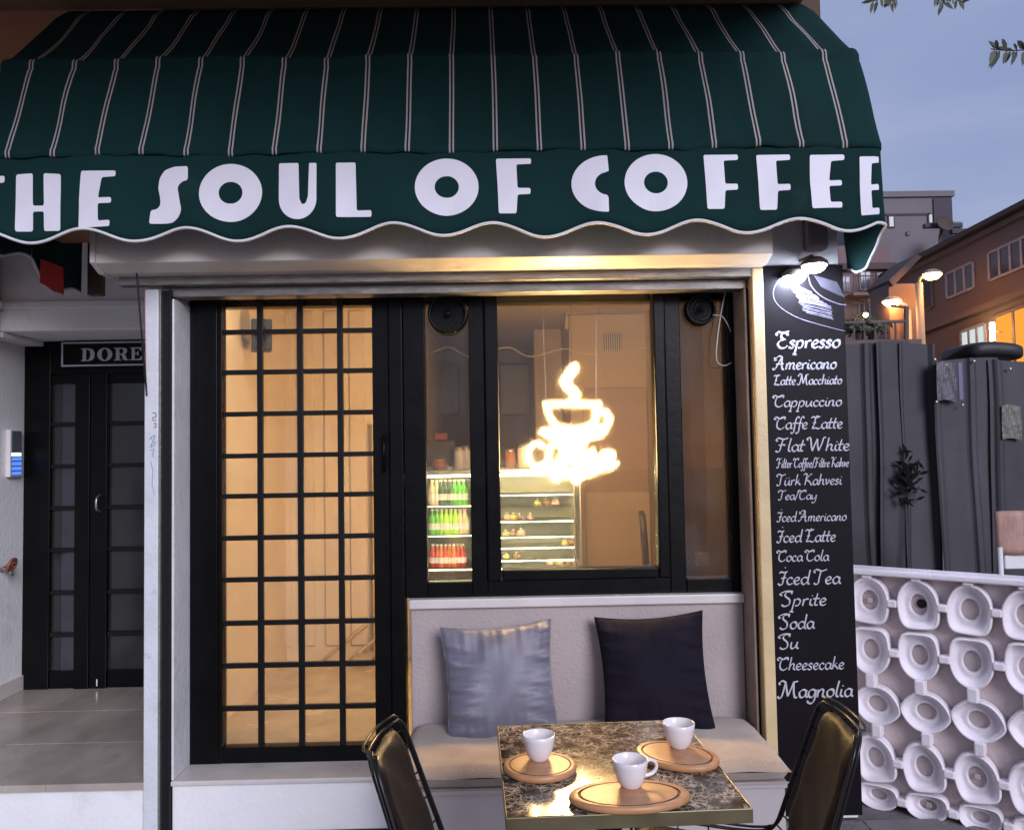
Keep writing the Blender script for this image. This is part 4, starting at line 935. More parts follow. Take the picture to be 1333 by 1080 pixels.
for a in (('Espresso', 1010, 1094, 453, 20, 1.35), ('Americano', 1007, 1089, 480.5, 16.5, 1.3), ('Latte Macchiato', 1007, 1096, 500.5, 13, 1.15), ('Cappuccino', 1007, 1096, 529, 15, 1.1), ('Caffe Latte', 1009, 1097, 558, 16, 1.05), ('Flat White', 1010, 1106, 587, 17, 1.05),
          ('Filter Coffee/Filtre Kahve', 1011, 1105, 608, 12, .95), ('Türk Kahvesi', 1011, 1096, 631, 14, 1), ('Tea/Cay', 1013, 1063, 650, 12, 1), ('Iced Americano', 1012, 1102, 678, 13, 1), ('Iced Latte', 1012, 1088, 705, 16, 1),
          ('Coca Cola', 1012, 1079, 730, 14, 1), ('Iced Tea', 1014, 1094, 760, 18, 1), ('Sprite', 1016, 1076, 788, 18, 1), ('Soda', 1014, 1060, 818, 18, 1), ('Su', 1014, 1040, 844, 18, 1), ('Cheesecake', 1013, 1099, 871, 16, 1), ('Magnolia', 1014, 1110, 907, 20, 1.05)):
    write(*a)
# chalk drawing: big ring and scribbled cup
MB().tube(smoothline([P(x, y, BW) for x, y in [(1052, 356), (1020, 360), (1007, 378), (1012, 396), (1035, 412), (1065, 422), (1100, 431)]]), .0018, 5, flat=.4).build('chalk_ring', 'chalk_faint', mb)
MB().tube(smoothline([P(x, y, BW) for x, y in [(1052, 356), (1056, 372), (1070, 386), (1090, 395), (1102, 397)]]), .0018, 5, flat=.4).build('chalk_ring', 'chalk_faint', mb)
hb = MB(); random.seed(3)
for k in range(26):
    yy = 372+k*1.55; xs = 1026+k*.9; xe = 1050+k*2.1-max(0, (k-14))*1.6
    hb.tube([P(xs+random.uniform(-2, 2), yy-4, BW), P((xs+xe)/2, yy+random.uniform(-1, 1), BW), P(min(xe, 1098)+random.uniform(-3, 3), yy+5, BW)], .0007+random.random()*.0008, 4, flat=.4)
for k in range(12):
    xx = 1060+k*2.6; hb.tube([P(xx, 358+k*.8, BW), P(xx+10, 374+k*1.2, BW)], .0009, 4, flat=.4)
hb.build('chalk_scribble', 'chalk_faint', mb)
# spotlight over the board, and an added lamp standing for its reflection there
for (px, py, YY, lab) in ((1060, 346, -.36, 'small lit cool white spotlight under the right end of the awning'), (1034, 361, -.262, 'added cool white lamp in place of the spotlight reflection atop the menu board')):
    c = P(px, py, YY)
    e = empty('spotlight', c, lab, 'spotlight', 'spotlights over the menu board')
    MB().lathe([(0, .035), (.03, .034), (.052, .018), (.056, .006), (.056, .001), (.050, .001), (0, .008)], 24).build('shade', 'kitchen_dark', e, smooth=True, world=False)
    MB().lathe([(0, -.030), (.022, -.027), (.038, -.016), (.047, -.004), (.049, .0005), (0, .0005)], 24).build('lamp_face', 'lamp_cool', e, smooth=True, world=False)
    MB().tube([(0, 0, .034), (0, .03, .05), (0, YF-.0-YY-.001, .06)], .006).build('arm', 'kitchen_dark', e, smooth=True, world=False)
# ================================================================== bench
ZSEAT = P(600, 1000, -.62).z
bxl, bxr = -.405, 1.065
YBF = -.60
bench = empty('wall_bench', (.33, -.33, 0), 'built-in bench below the window with a long beige seat cushion', 'bench')
bb = box('base', 'bench_base', bxl+.01, bxr-.004, YBF+.03, -.0615, .016, ZSEAT-.115, parent=bench, bevel=.006)
box('base_rim', 'bench_base', bxl, bxr, YBF+.015, -.0612, ZSEAT-.114, ZSEAT-.088, parent=bench, bevel=.004)
def cush(x0, x1, y0, y1, z0, z1, sag=.006, nu=64, nv=24):
    b = MB()
    def shell(sign):
        def fn(u, v):
            U = 2*u-1; V = 2*v-1
            e = (1-abs(U)**18)*(1-abs(V)**10); e = max(e, 0)**.30
            zm, h = (z0+z1)/2, (z1-z0)/2
            bul = 1-sag/h*.0 + (.10*(1-V*V)*(1-U**8) if sign > 0 else 0)
            wr = .0022*math.sin(37*u+6*v)+.0018*math.sin(17*v+9*u)+.001*math.sin(90*u*v+11*v)
            return (lerp(x0, x1, u), lerp(y0, y1, v), zm+sign*h*e*bul*.98+(wr if sign > 0 else 0))
        b.grid(fn, nu, nv)
    shell(1); shell(-1); return b
cush(bxl-.01, bxr+.01, YBF-.01, -.066, ZSEAT-.087, ZSEAT+.0).build('seat_cushion', 'cushion', bench, smooth=True)
for yy in (YBF-.008,):
    MB().tube([(bxl, yy-.001, ZSEAT-.083), (bxr, yy-.001, ZSEAT-.083)], .0035, 6).build('cushion_piping', 'cushion', bench, smooth=True)
# pillows
def pillow(px0, px1, py0, py1, Yc, m, label, seed, lean=14, tw=0, rzz=0, T=.075):
    WK = 1.4 if m == 'satin' else .8
    rn = random.Random(seed); cx = (px0+px1)/2; cy = (py0+py1)/2; c = P(cx, cy, Yc)
    w = (px1-px0)/1050*(Yc+3.7); h = (py1-py0)/1050*(Yc+3.7)/math.cos(R(lean))
    ph = [rn.uniform(0, 6.28) for _ in range(12)]
    e = empty('cushion_pillow', (c.x, Yc, c.z-h/2*math.cos(R(lean))), label, 'pillow', 'pillows on the bench')
    b = MB(); N_ = 56
    def sh(sgn):
        def fn(a, bb_):
            u = 2*a-1; v = 2*bb_-1
            pin = .09
            X = w/2*u*(1-pin*(1-v*v)*abs(u)**2); Zz = h/2*v*(1-pin*(1-u*u)*abs(v)**2)
            th = T*max(0, (1-u**2)*(1-v**2))**.42
            # radiating wrinkles near the side seams
            ed_ = abs(u)**3; ev = abs(v)**3; cc_ = max(0, (1-abs(u))*(1-abs(v)))**.25
            wr = ed_*(.009*math.sin(v*17+ph[0]+u*3)+.008*math.sin(v*29+ph[1]+4*u+math.sin(v*5))+.004*math.sin(v*53+ph[2]-5*u))*WK
            wr += ev*(.005*math.sin(u*19+ph[3])+.003*math.sin(u*37+ph[4]))
            wr += .003*math.sin(5*u+3*v+ph[5])+.0022*math.sin(9*u-6*v+ph[6])
            yy = sgn*(th+wr*cc_*1.6)
            A = R(tw); X2 = X*math.cos(A)-Zz*math.sin(A); Z2 = X*math.sin(A)+Zz*math.cos(A)
            return (X2, yy, Z2)
        b.grid(fn, N_, N_)
    sh(-1); sh(1)
    o = b.build('cover', m, e, smooth=True, world=False); o.location = (0, 0, h/2*math.cos(R(lean))); o.rotation_euler = (R(-lean), 0, 0)
    seam = []
    for (a0, b0, a1, b1) in ((-1, -1, 1, -1), (1, -1, 1, 1), (1, 1, -1, 1), (-1, 1, -1, -1)):
        for k in range(16):
            t = k/16; u, v = lerp(a0, a1, t), lerp(b0, b1, t)
            X = w/2*u*(1-.09*(1-v*v)*abs(u)**2); Zz = h/2*v*(1-.09*(1-u*u)*abs(v)**2); A = R(tw)
            seam.append((X*math.cos(A)-Zz*math.sin(A), 0, X*math.sin(A)+Zz*math.cos(A)))
    s_ = MB().tube(seam, .0028, 6, closed=True).build('seam', m, e, smooth=True, world=False); s_.location = o.location; s_.rotation_euler = o.rotation_euler
    e.rotation_euler = (0, 0, R(rzz)); return e
pillow(578, 724, 816, 966, -.20, 'satin', 'shiny silver blue satin pillow, left one on the bench', 5, 13, 2.5, 4)
pillow(781, 922, 803, 950, -.19, 'velvet', 'dark midnight blue velvet pillow, right one on the bench', 9, 11, 3, -3)

# ================================================================== table
ZTB = .75
q = [PZ(651.5, 945, ZTB), PZ(892, 935, ZTB), PZ(973, 1049, ZTB), PZ(653, 1068, ZTB)]
tcn = sum(q, Vector())/4; tw_ = ((q[1]-q[0]).length+(q[2]-q[3]).length)/2; td_ = ((q[3]-q[0]).length+(q[2]-q[1]).length)/2
dirx = ((q[1]-q[0])+(q[2]-q[3])).normalized(); diry = ((q[0]-q[3])+(q[1]-q[2])).normalized()
ta = (math.atan2(dirx.y, dirx.x)+math.atan2(diry.y, diry.x)-math.pi/2)/2
table = empty('cafe_table', (tcn.x, tcn.y, 0), 'square cafe table with polished brown veined marble top and thin brass edge', 'table', rz=ta)
def tb(name, m, *a, bevel=.002): return MB().box(*a).build(name, m, table, world=False, bevel=bevel)
hw, hd = tw_/2, td_/2
tb('tabletop', 'marble', -hw+.004, hw-.004, -hd+.004, hd-.004, ZTB-.028, ZTB, bevel=.0015)
tb('edge_band', 'brass_edge', -hw, hw, -hd, -hd+.0035, ZTB-.034, ZTB+.0005); tb('edge_band', 'brass_edge', -hw, hw, hd-.0035, hd, ZTB-.034, ZTB+.0005)
tb('edge_band', 'brass_edge', -hw, -hw+.0035, -hd+.004, hd-.004, ZTB-.034, ZTB+.0005); tb('edge_band', 'brass_edge', hw-.0035, hw, -hd+.004, hd-.004, ZTB-.034, ZTB+.0005)
MB().lathe([(0, .02), (.24, .02), (.24, .03), (.06, .05), (.035, .08), (.035, .68), (.12, .715), (0, .715)], 32).build('pedestal', 'wire', table, smooth=True, world=False)
print('table', tw_, td_, math.degrees(ta), tcn)

# wooden boards and cups
def board_cup(pc, rx, ry, rot, cupp, hdir, lab1, lab2, cr_):
    c = PZ(pc[0], pc[1], ZTB+.02); d = c.y+3.7
    e = empty('serving_board', (c.x, c.y, ZTB+.0008), lab1, 'serving board', 'wooden serving boards on the table', rz=R(rot))
    MB().lathe([(0, .003), (.90, .003), (.94, 0), (1, .004), (1.005, .010), (.985, .0165), (.95, .018), (.885, .018)], 64, sx=rx, sy=ry)
    a = MB(); k = 64
    def pr(rr, z): return [(rr*rx*math.cos(2*math.pi*i/k), rr*ry*math.sin(2*math.pi*i/k), z) for i in range(k)]
    rings = [(.001, 0), (.93, 0), (.985, .004), (1.0, .010), (.985, .0160), (.965, .018), (1-.0125/min(rx, ry)*1.0, .018)]
    def skin(mbx, rings):
        n0 = len(mbx.v)
        for rr, z in rings: mbx.v += pr(rr, z)
        for r_ in range(len(rings)-1):
            for i in range(k): j = (i+1) % k; mbx.f.append((n0+r_*k+i, n0+r_*k+j, n0+(r_+1)*k+j, n0+(r_+1)*k+i))
    gi = 1-.0125/min(rx, ry); go = 1-.0170/min(rx, ry)
    skin(a, rings); a.build('rim', 'beech', e, smooth=True, world=False)
    g_ = MB(); skin(g_, [(gi, .0180), (gi-.006, .0150), (go+.006, .0150), (go, .0180)]); g_.build('groove', 'beech_edge', e, smooth=True, world=False)
    m_ = MB(); skin(m_, [(go, .0180), (go*.98, .0183), (.5, .0183), (.001, .0183)]); m_.build('plate', 'beech', e, smooth=True, world=False)
    # cup: centre of its foot
    f = PZ(cupp[0], cupp[1], ZTB+.02)
    ce = empty('coffee_cup', (f.x, f.y, ZTB+.0193), lab2, 'cup', 'white cups on the table', rz=R(hdir))
    h = .066; r = cr_
    MB().lathe([(0, .002), (.022, .002), (.0225, 0), (.024, .0), (.026, .004), (.032, .012), (r*.86, .032), (r*.97, h*.82), (r, h), (r-.0015, h+.0012), (r-.003, h), (r*.93-.002, h*.8), (r*.82-.002, .034), (.028, .014), (.018, .008), (0, .007)], 48).build('body', 'cup', ce, smooth=True, world=False)
    MB().lathe([(0, .024), (r*.72, .024)], 32).build('coffee', BM['amber'], ce, world=False) if False else None
    hp = smoothline([(r*.93, 0, .054), (r+.010, 0, .058), (r+.024, 0, .050), (r+.026, 0, .036), (r+.014, 0, .024), (r*.80, 0, .020)])
    MB().tube(hp, .0042, 8, flat=1.3).build('handle', 'cup', ce, smooth=True, world=False)
board_cup((703, 993), .097, .092, 0, (702, 987), 100, 'round wooden serving board at the left of the marble table', 'white coffee cup on the left round board', .044)
board_cup((819, 1031), .148, .083, 2, (821, 1022), 15, 'long oval wooden serving board at the front of the marble table', 'white coffee cup with its handle to the right on the front oval board', .044)
board_cup((881, 979), .118, .088, -38, (884, 971), 80, 'oval wooden serving board at the back right of the marble table', 'white coffee cup on the back right board', .045)
# ================================================================== wire chairs
def make_chair(label):
    e = empty('wire_chair', (0, 0, 0), label, 'chair', 'wire chairs at the marble table')
    prof2 = [(.24, .435), (.20, .455), (.05, .440), (-.10, .425), (-.175, .435), (-.215, .475), (-.245, .56), (-.285, .68), (-.325, .80), (-.345, .855)]
    pr = smoothline([(x, 0, z) for x, z in prof2], 5); n = len(pr)
    wd = lambda t: .225 if t < .45 else lerp(.225, .165, (t-.45)/.55)
    def S(t, s):   # t along profile 0..1, s -1..1
        i = min(n-1.001, t*(n-1)); k = int(i); f = i-k; p = pr[k].lerp(pr[k+1], f); tg = (pr[k+1]-pr[k]).normalized(); nrm = Vector((-tg.z, 0, tg.x))*-1
        if nrm.z < 0 and t < .4: nrm = -nrm
        curl = (abs(s)**3)*.045
        # corners narrow at top
        w = wd(t)
        if t > .9: w *= 1-.18*((t-.9)/.1)**2
        if t < .08: w *= 1-.12*((.08-t)/.08)**2
        fr = Vector((tg.z, 0, -tg.x)); fr = fr if (fr.x > 0 or t < .4) else -fr
        if t < .4: fr = Vector((0, 0, 1))
        return p + Vector((0, s*w, 0)) + fr*curl
    sh = MB()
    for k in range(11):
        s = -1+2*k/10; sh.tube([S(t/40, s) for t in range(41)], .0026, 5)
    for k in range(17):
        t = .0+k/16*.985; sh.tube([S(t, -1+2*j/16) for j in range(17)], .0026, 5)
    sh.build('wire_shell', 'wire', e, smooth=True, world=False)
    rim = [S(t/30, -1) for t in range(31)]+[S(1, -1+2*j/10) for j in range(1, 10)]+[S(1-t/30, 1) for t in range(31)]+[S(0, 1-2*j/10) for j in range(1, 10)]
    MB().tube(rim, .0048, 7, closed=True).build('rim_wire', 'wire', e, smooth=True, world=False)
    rim2 = [p+Vector((-.012, 0, .012)) for p in rim]
    MB().tube(rim2, .0038, 6, closed=True).build('outer_rim_wire', 'wire', e, smooth=True, world=False)
    # pads
    def pad(t0, t1, off, th, wsc, name):
        b = MB()
        def mk(sg):
            def fn(a, bb_):
                u = 2*a-1; v = 2*bb_-1; ed = max(0, (1-abs(u)**6)*(1-abs(v)**6))**.4
                # round the outline
                vv = v*wsc*(1-.10*abs(u)**6); p = S(lerp(t0, t1, a)*.9999, vv); dd = .01
                q1 = S(min(.999, lerp(t0, t1, a)+dd), vv)-S(max(0, lerp(t0, t1, a)-dd), vv); tgl = q1.normalized()
                nn = Vector((tgl.z, 0, -tgl.x)); nn = nn if (nn.x > 0 if t0 > .4 else nn.z > 0) else -nn
                return p+nn*(off+sg*th*ed*.5+(.002*math.sin(9*u+5*v) if sg > 0 else 0))
            b.grid(fn, 18, 18)
        mk(1); mk(-1); return b.build(name, 'leather', e, smooth=True, world=False)
    pad(.60, .975, .018, .034, .76, 'back_pad'); pad(.06, .42, .024, .036, .78, 'seat_pad')
    for s in (-1, 1):
        MB().tube(smoothline([(.17, s*.17, .43), (.20, s*.21, .2), (.22, s*.23, .022), (.0, s*.235, .018), (-.20, s*.23, .022), (-.18, s*.2, .2), (-.13, s*.16, .42)]), .007, 8).build('leg', 'wire', e, smooth=True, world=False)
    for x, z in ((.185, .32), (-.155, .3)):
        MB().tube([(x, -.195, z), (x, .195, z)], .005, 6).build('cross_wire', 'wire', e, smooth=True, world=False)
    return e
ch1 = make_chair('black wire chair with dark leather pads at the left of the marble table')
ch2 = copy_tree(ch1); ch2['label'] = 'black wire chair with dark leather pads beside the menu board at the right'
c = PZ(484, 972, .86); ang = R(-3)
ch1.rotation_euler = (0, 0, ang); ch1.location = (c.x+.345*math.cos(ang), c.y+.345*math.sin(ang), 0.013)
c = PZ(1113, 946, .86); ang = R(180-7)
ch2.rotation_euler = (0, 0, ang); ch2.location = (c.x+.345*math.cos(ang), c.y+.345*math.sin(ang), 0.013)
print('chairs', ch1.location, ch2.location)

# ================================================================== white relief wall
ZRW = 1.052
A1 = PZ(1112, 737, ZRW); A2 = PZ(1333, 752, ZRW)
dW = (A2-A1).normalized(); rw_ang = math.atan2(dW.y, dW.x)
rw = empty('relief_wall', (A1.x, A1.y, 0), 'white cast concrete relief wall of ring shapes joined by short bars', 'wall', rz=rw_ang)
LW = 2.6; S_ = -.03
def rb(name, m, *a, bevel=.006): return MB().box(*a).build(name, m, rw, world=False, bevel=bevel)
rb('back_slab', 'concrete_shaded', S_, LW, .022, .07, .014, ZRW-.03)
rb('top_rail', 'concrete_white', S_, LW, -.055, .065, ZRW-.028, ZRW, bevel=.008)
def ring(cx, cz, rx, rz, rot, shape, hole=.42):
    b = MB(); k = 40; prof3 = [(1.0, 0.024), (.995, -.030), (.975, -.046), (.94, -.051), (.885, -.048), (.84, -.034), (.74, -.012), (.60, -.002), (hole+.07, .000), (hole+.03, -.006), (hole-.01, -.005), (hole-.03, .010), (hole-.04, .025)]
    for rr, y in prof3:
        for i in range(k):
            a = 2*math.pi*i/k; ca_, sa = math.cos(a), math.sin(a)
            ex_ = 1; X = rx*rr*ca_; Zq = rz*rr*sa
            if rr > .6:
                if shape == 'flatb' and sa < 0: Zq = -rz*rr*(1-(1-abs(sa))**1.9)*.92; X = rx*rr*(abs(ca_)**.85)*(1 if ca_ > 0 else -1)
                if shape == 'flatt' and sa > 0: Zq = rz*rr*(1-(1-abs(sa))**1.9)*.92; X = rx*rr*(abs(ca_)**.85)*(1 if ca_ > 0 else -1)
                if shape == 'lens': X = rx*rr*ca_*1.05; Zq = rz*rr*sa*(1-.35*abs(ca_)**3)
            Xr = X*math.cos(rot)-Zq*math.sin(rot); Zr = X*math.sin(rot)+Zq*math.cos(rot)
            b.v.append((cx+Xr, y*.75+(.006 if y < 0 else 0), cz+Zr))
    for r_ in range(len(prof3)-1):
        for i in range(k): j = (i+1) % k; b.f.append((r_*k+i, r_*k+j, (r_+1)*k+j, (r_+1)*k+i))
    o = b.build('ring', 'concrete_white', rw, smooth=True, world=False); return o
def onwall(px, py):   # pixel -> (s, z) on wall plane
    n = Vector((-dW.y, dW.x, 0)); d = ray(px, py); t = (A1-CAM).dot(n)/d.dot(n); p = CAM+d*t; return ((p-A1).dot(dW), p.z)
s0, zA = onwall(1195, 787); s1, _ = onwall(1262, 797); s2, _ = onwall(1336, 812); pit = (s2-s0)/2
zR = [onwall(1195, 787)[1], onwall(1203, 853)[1], onwall(1216, 928)[1], onwall(1205, 998)[1], .052]
print('relief', s0, pit, zR)
rows_ = [(zR[0], .086, .112, 0, 'flatb'), (zR[1], .084, .110, 0, 'flatt'), (zR[2], .100, .088, -.12, 'lens'), (zR[3], .084, .110, .18, 'flatb'), (zR[4], .085, .058, .05, 'flatt')]
shift = [0, .0, .018, 0, .01, .0]; RG = random.Random(12)
for k in range(-3, 9):
    for r_, (z, rx, rz, rot, shp) in enumerate(rows_):
        cx = s0+k*pit+shift[r_]
        if cx < S_+.03 or cx > LW-.1 or z < .03: continue
        ring(cx+RG.uniform(-.003, .003), z+RG.uniform(-.003, .003), rx*RG.uniform(.97, 1.02), rz*RG.uniform(.97, 1.01), rot+RG.uniform(-.07, .07), shp, .43)
        rb('boss', 'concrete_shaded', cx-.012, cx+.012, .004, .021, z-.012, z+.012) if (k+r_) % 5 == 4 else None
        # horizontal link to next ring
        if cx+pit-rx-.008 > cx+rx+.004: rb('link_bar', 'concrete_white', cx+rx-.006, cx+pit-rx+.006, -.040, .021, z-.016, z+.016)
        if r_ == 0: rb('link_bar', 'concrete_white', cx-.02, cx+.02, -.044, .021, z+rz-.008, ZRW-.029)
        if r_ in (1, 2): rb('link_bar', 'concrete_white', cx-.02, cx+.02, -.042, .021, rows_[r_+1][0]+rows_[r_+1][2]-.01, z-rz+.01)
hs, hz_ = onwall(1199, 786)
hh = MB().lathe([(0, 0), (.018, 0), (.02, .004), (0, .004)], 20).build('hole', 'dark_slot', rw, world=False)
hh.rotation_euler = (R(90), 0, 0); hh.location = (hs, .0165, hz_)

# ================================================================== corrugated fence
fn_ = empty('metal_fence', P(1200, 600, 1.7)*1, 'dark grey corrugated metal fence of overlapping upright sheets behind the white relief wall', 'fence')
def sheet(x0, x1, y, z1, seed, tilt=0, zlow=.0):
    rn = random.Random(seed); b = MB(); per = .235; n = int((x1-x0)/.0125)
    rows2 = 14
    ph_ = rn.uniform(0, per)
    def fn(a, v):
        x = lerp(x0, x1, a); t = ((x+ph_) % per)/per
        if t < .50: h = 0
        elif t < .58: h = (t-.5)/.08
        elif t < .70: h = 1
        elif t < .78: h = (.78-t)/.08
        else: h = 0
        z = lerp(zlow, z1+.012*math.sin(x*7+seed), v)
        wob = .006*math.sin(z*3.1+x*2+seed)+.004*math.sin(z*7+x*5)
        return (x+tilt*(z-1.2)+.01*math.sin(z*2+seed*2), y-.020*h+wob, z)
    b.grid(fn, n, rows2); return b.build('sheet', 'fence_metal', fn_, solid=.0012)
YFn = 1.7
zl = P(1160, 445, YFn).z; zr_ = P(1275, 468, YFn-.06).z
edges = [P(p, 600, YFn).x for p in (1085, 1140, 1172, 1212)]
sheet(1.52, edges[1]+.07, YFn, zl, 1); sheet(edges[1], edges[2]+.03, YFn-.018, zl-.005, 2, .01); sheet(edges[2], edges[3]+.03, YFn-.01, zl-.01, 3, .015)
sheet(edges[3]+.01, edges[3]+.45, YFn-.07, zr_, 4, -.012); sheet(edges[3]+.35, edges[3]+.9, YFn-.085, zr_-.01, 5); sheet(edges[3]+.83, edges[3]+1.8, YFn-.07, zr_, 6); sheet(edges[3]+1.72, edges[3]+3.2, YFn-.08, zr_-.03, 7)
for px, py in ((1217, 468), (1219, 523), (1253, 527), (1268, 470), (1232, 475), (1315, 480)):
    c = P(px, py, YFn-.12); o = MB().lathe([(0, 0), (.010, 0), (.007, .006), (0, .007)], 10).build('bolt', 'aluminium', fn_, world=False)
    o.rotation_euler = (R(90), 0, 0); o.location = c-fn_.location
for pr, mm_ in (((1220, 472, 1245, 522), 'patch_a'), ((1305, 528, 1330, 572), 'patch_b')):
    x0, x1, z0, z1 = RC(*pr, YFn-.13)
    o = MB().grid(lambda a, v: (lerp(x0, x1, a), YFn-.125+.004*math.sin(a*9+v*5), lerp(z0, z1, v)+.01*math.sin(a*4)), 10, 6).build('patch', mat(mm_, (.10, .09, .105) if mm_ == 'patch_a' else (.14, .14, .12), .5, metal=.3, var=.35, vs=18, bump=.4, bs=30), fn_, solid=.002)
x0, x1, z0, z1 = RC(1248, 472, 1253, 520, YFn-.14)
box('strap', mat('violet_strap', (.12, .09, .2), .5), x0, x1, YFn-.142, YFn-.136, z0, z1, parent=fn_)
# drawn dark smear / weed on fence
sm = empty('dry_weed', P(1180, 650, YFn-.2), 'dark tangled dry weed growing against the corrugated fence', 'weed')
wb = MB(); rn = random.Random(4)
for k in range(90):
    c = P(1180+rn.gauss(0, 9), 622+rn.gauss(0, 15), YFn-.055-rn.random()*.04); a = rn.uniform(0, 6.28); l = rn.uniform(.015, .045)
    d1 = Vector((math.cos(a), rn.uniform(-.3, .3), math.sin(a)))*l; d2 = Vector((-math.sin(a), 0, math.cos(a)))*l*.3
    n0 = len(wb.v); wb.v += [tuple(c-d1), tuple(c+d2), tuple(c+d1), tuple(c-d2)]; wb.f.append((n0, n0+1, n0+2, n0+3))
wb.build('leaves', mat('dry_black_leaf', (.012, .012, .012), 1.0, spec=0), sm)
stb = MB(); 
for k in range(3): stb.tube(smoothline([P(1178+4*k, 640, YFn-.05), P(1180+3*k, 700, YFn-.07), P(1183+2*k, 760, YFn-.1), Vector((P(1183, 700, YFn-.1).x, YFn-.12, 0))]), .003, 5)
stb.build('stem', 'fence_metal', sm, smooth=True)
# black cover on top of the fence, wooden chair behind the relief wall
x0, x1, z0, z1 = RC(1246, 450, 1324, 471, YFn+.05)
tp_ = MB()
def tfn(a, v):
    an = v*2*math.pi; e = (1-abs(2*a-1)**6)**.35 if 0 < a < 1 else 0.01
    ca_, sa_ = math.cos(an), math.sin(an)
    return (lerp(x0, x1, a), YFn+.12+.22*math.copysign(abs(ca_)**.5, ca_)*e, z0+(z1-z0)*.5+(z1-z0)*.5*math.copysign(abs(sa_)**.45, sa_)*e+.02*math.sin(3.2*a+.3)*(1))
tp_.grid(tfn, 24, 24).build('black_cover', 'tarp', None, smooth=True, label='flat black rounded cover lying on top of the corrugated fence', cat='cover')
wc = empty('wooden_chair', (0, 0, 0), 'wooden chair with pink brown backrest and white legs behind the white relief wall', 'chair')
YWc = .75
x0, x1, z0, z1 = RC(1296, 664, 1352, 721, YWc)
wc.location = ((x0+x1)/2, YWc, 0)
b = MB()
def bfn(a, v):
    w_ = .88+.12*math.sin(v*1.57); xx = lerp(x0, x1, .5+(a-.5)*w_+.02*v); return (xx, YWc-.02+.03*(2*a-1)**2, lerp(z0, z1, v)-.006*abs(2*a-1)**4*(1 if v > .5 else -1))
b.grid(bfn, 12, 8).build('backrest', 'wood_pink', wc, smooth=True, solid=.022)
zs_ = .47
box('seat', 'wood_pink', x0, x1+.12, YWc-.42, YWc-.03, zs_, zs_+.03, parent=wc, bevel=.006)
for sx in (x0+.02, x1-.02):
    MB().tube([(sx, YWc, 0), (sx, YWc, z0+.04)], .014, 8).build('leg', 'paint_white', wc, smooth=True); MB().tube([(sx, YWc-.38, 0), (sx, YWc-.38, zs_)], .014, 8).build('leg', 'paint_white', wc, smooth=True)
box('support', 'paint_white', x0+.04, x1-.03, YWc-.01, YWc+.01, z0-.08, z0-.003, parent=wc, bevel=.006)

# ================================================================== far buildings
def facade_box(e, m, A, D, L, H, depth, z0=0, name='wall'):
    """box whose front runs from A along D (may slope) for L, height up to A.z"""
    n = Vector((-D.y, D.x, 0)).normalized()*depth
    if n.x < 0: n = -n
    b = MB(); p = [A, A+D*L, A+D*L+n, A+n]
    b.v = [(q.x, q.y, z0) for q in p]+[tuple(q) for q in p]; b.f = [(0, 1, 2, 3), (7, 6, 5, 4), (0, 4, 5, 1), (1, 5, 6, 2), (2, 6, 7, 3), (3, 7, 4, 0)]
    return b.build(name, m, e)
# long tan building on the right, street running down to the left
dA = 30.0
VPd = Vector(((437-652)/1050, 1, (590-722)/1050)); VPd.normalize()
A = P(1333, 274, dA-3.7); nF = Vector((-VPd.y, VPd.x, 0)).normalized()
if nF.y > 0 or nF.x > 0: nF = Vector((VPd.y, -VPd.x, 0)).normalized()
nF = nF if nF.x < 0 else -nF
def onf(px, py):
    d = ray(px, py); n = nF; t = (A-CAM).dot(n)/d.dot(n); return CAM+d*t
Aext = A - VPd*9
tan = empty('tan_building', (A.x, A.y, 0), 'long tan plastered building with dark eaves, white framed windows and orange lit shop front', 'building')
Lb = (onf(1156, 362)-Aext).length
facade_box(tan, 'far_tan', Aext, VPd, Lb, 0, 9)
def quad(e, name, m, corners, out=.05, thick=.06, parent=None):
    b = MB(); c = [Vector(q)+nF*out for q in corners]; c2 = [q-nF*thick for q in c]
    b.v = [tuple(q) for q in c+c2]; b.f = [(0, 1, 2, 3), (7, 6, 5, 4), (0, 4, 5, 1), (1, 5, 6, 2), (2, 6, 7, 3), (3, 7, 4, 0)]
    return b.build(name, m, parent or e)
U3 = Vector((0, 0, 1))
# eaves and roof
quad(tan, 'eaves', 'far_roof', [Aext+U3*.02, Aext+VPd*Lb+U3*.02, Aext+VPd*Lb+U3*.22, Aext+U3*.22], .45, .6)
quad(tan, 'soffit_band', 'far_tan', [Aext-U3*.25, Aext+VPd*Lb-U3*.25, Aext+VPd*Lb-U3*.02, Aext-U3*.02], .16, .2)
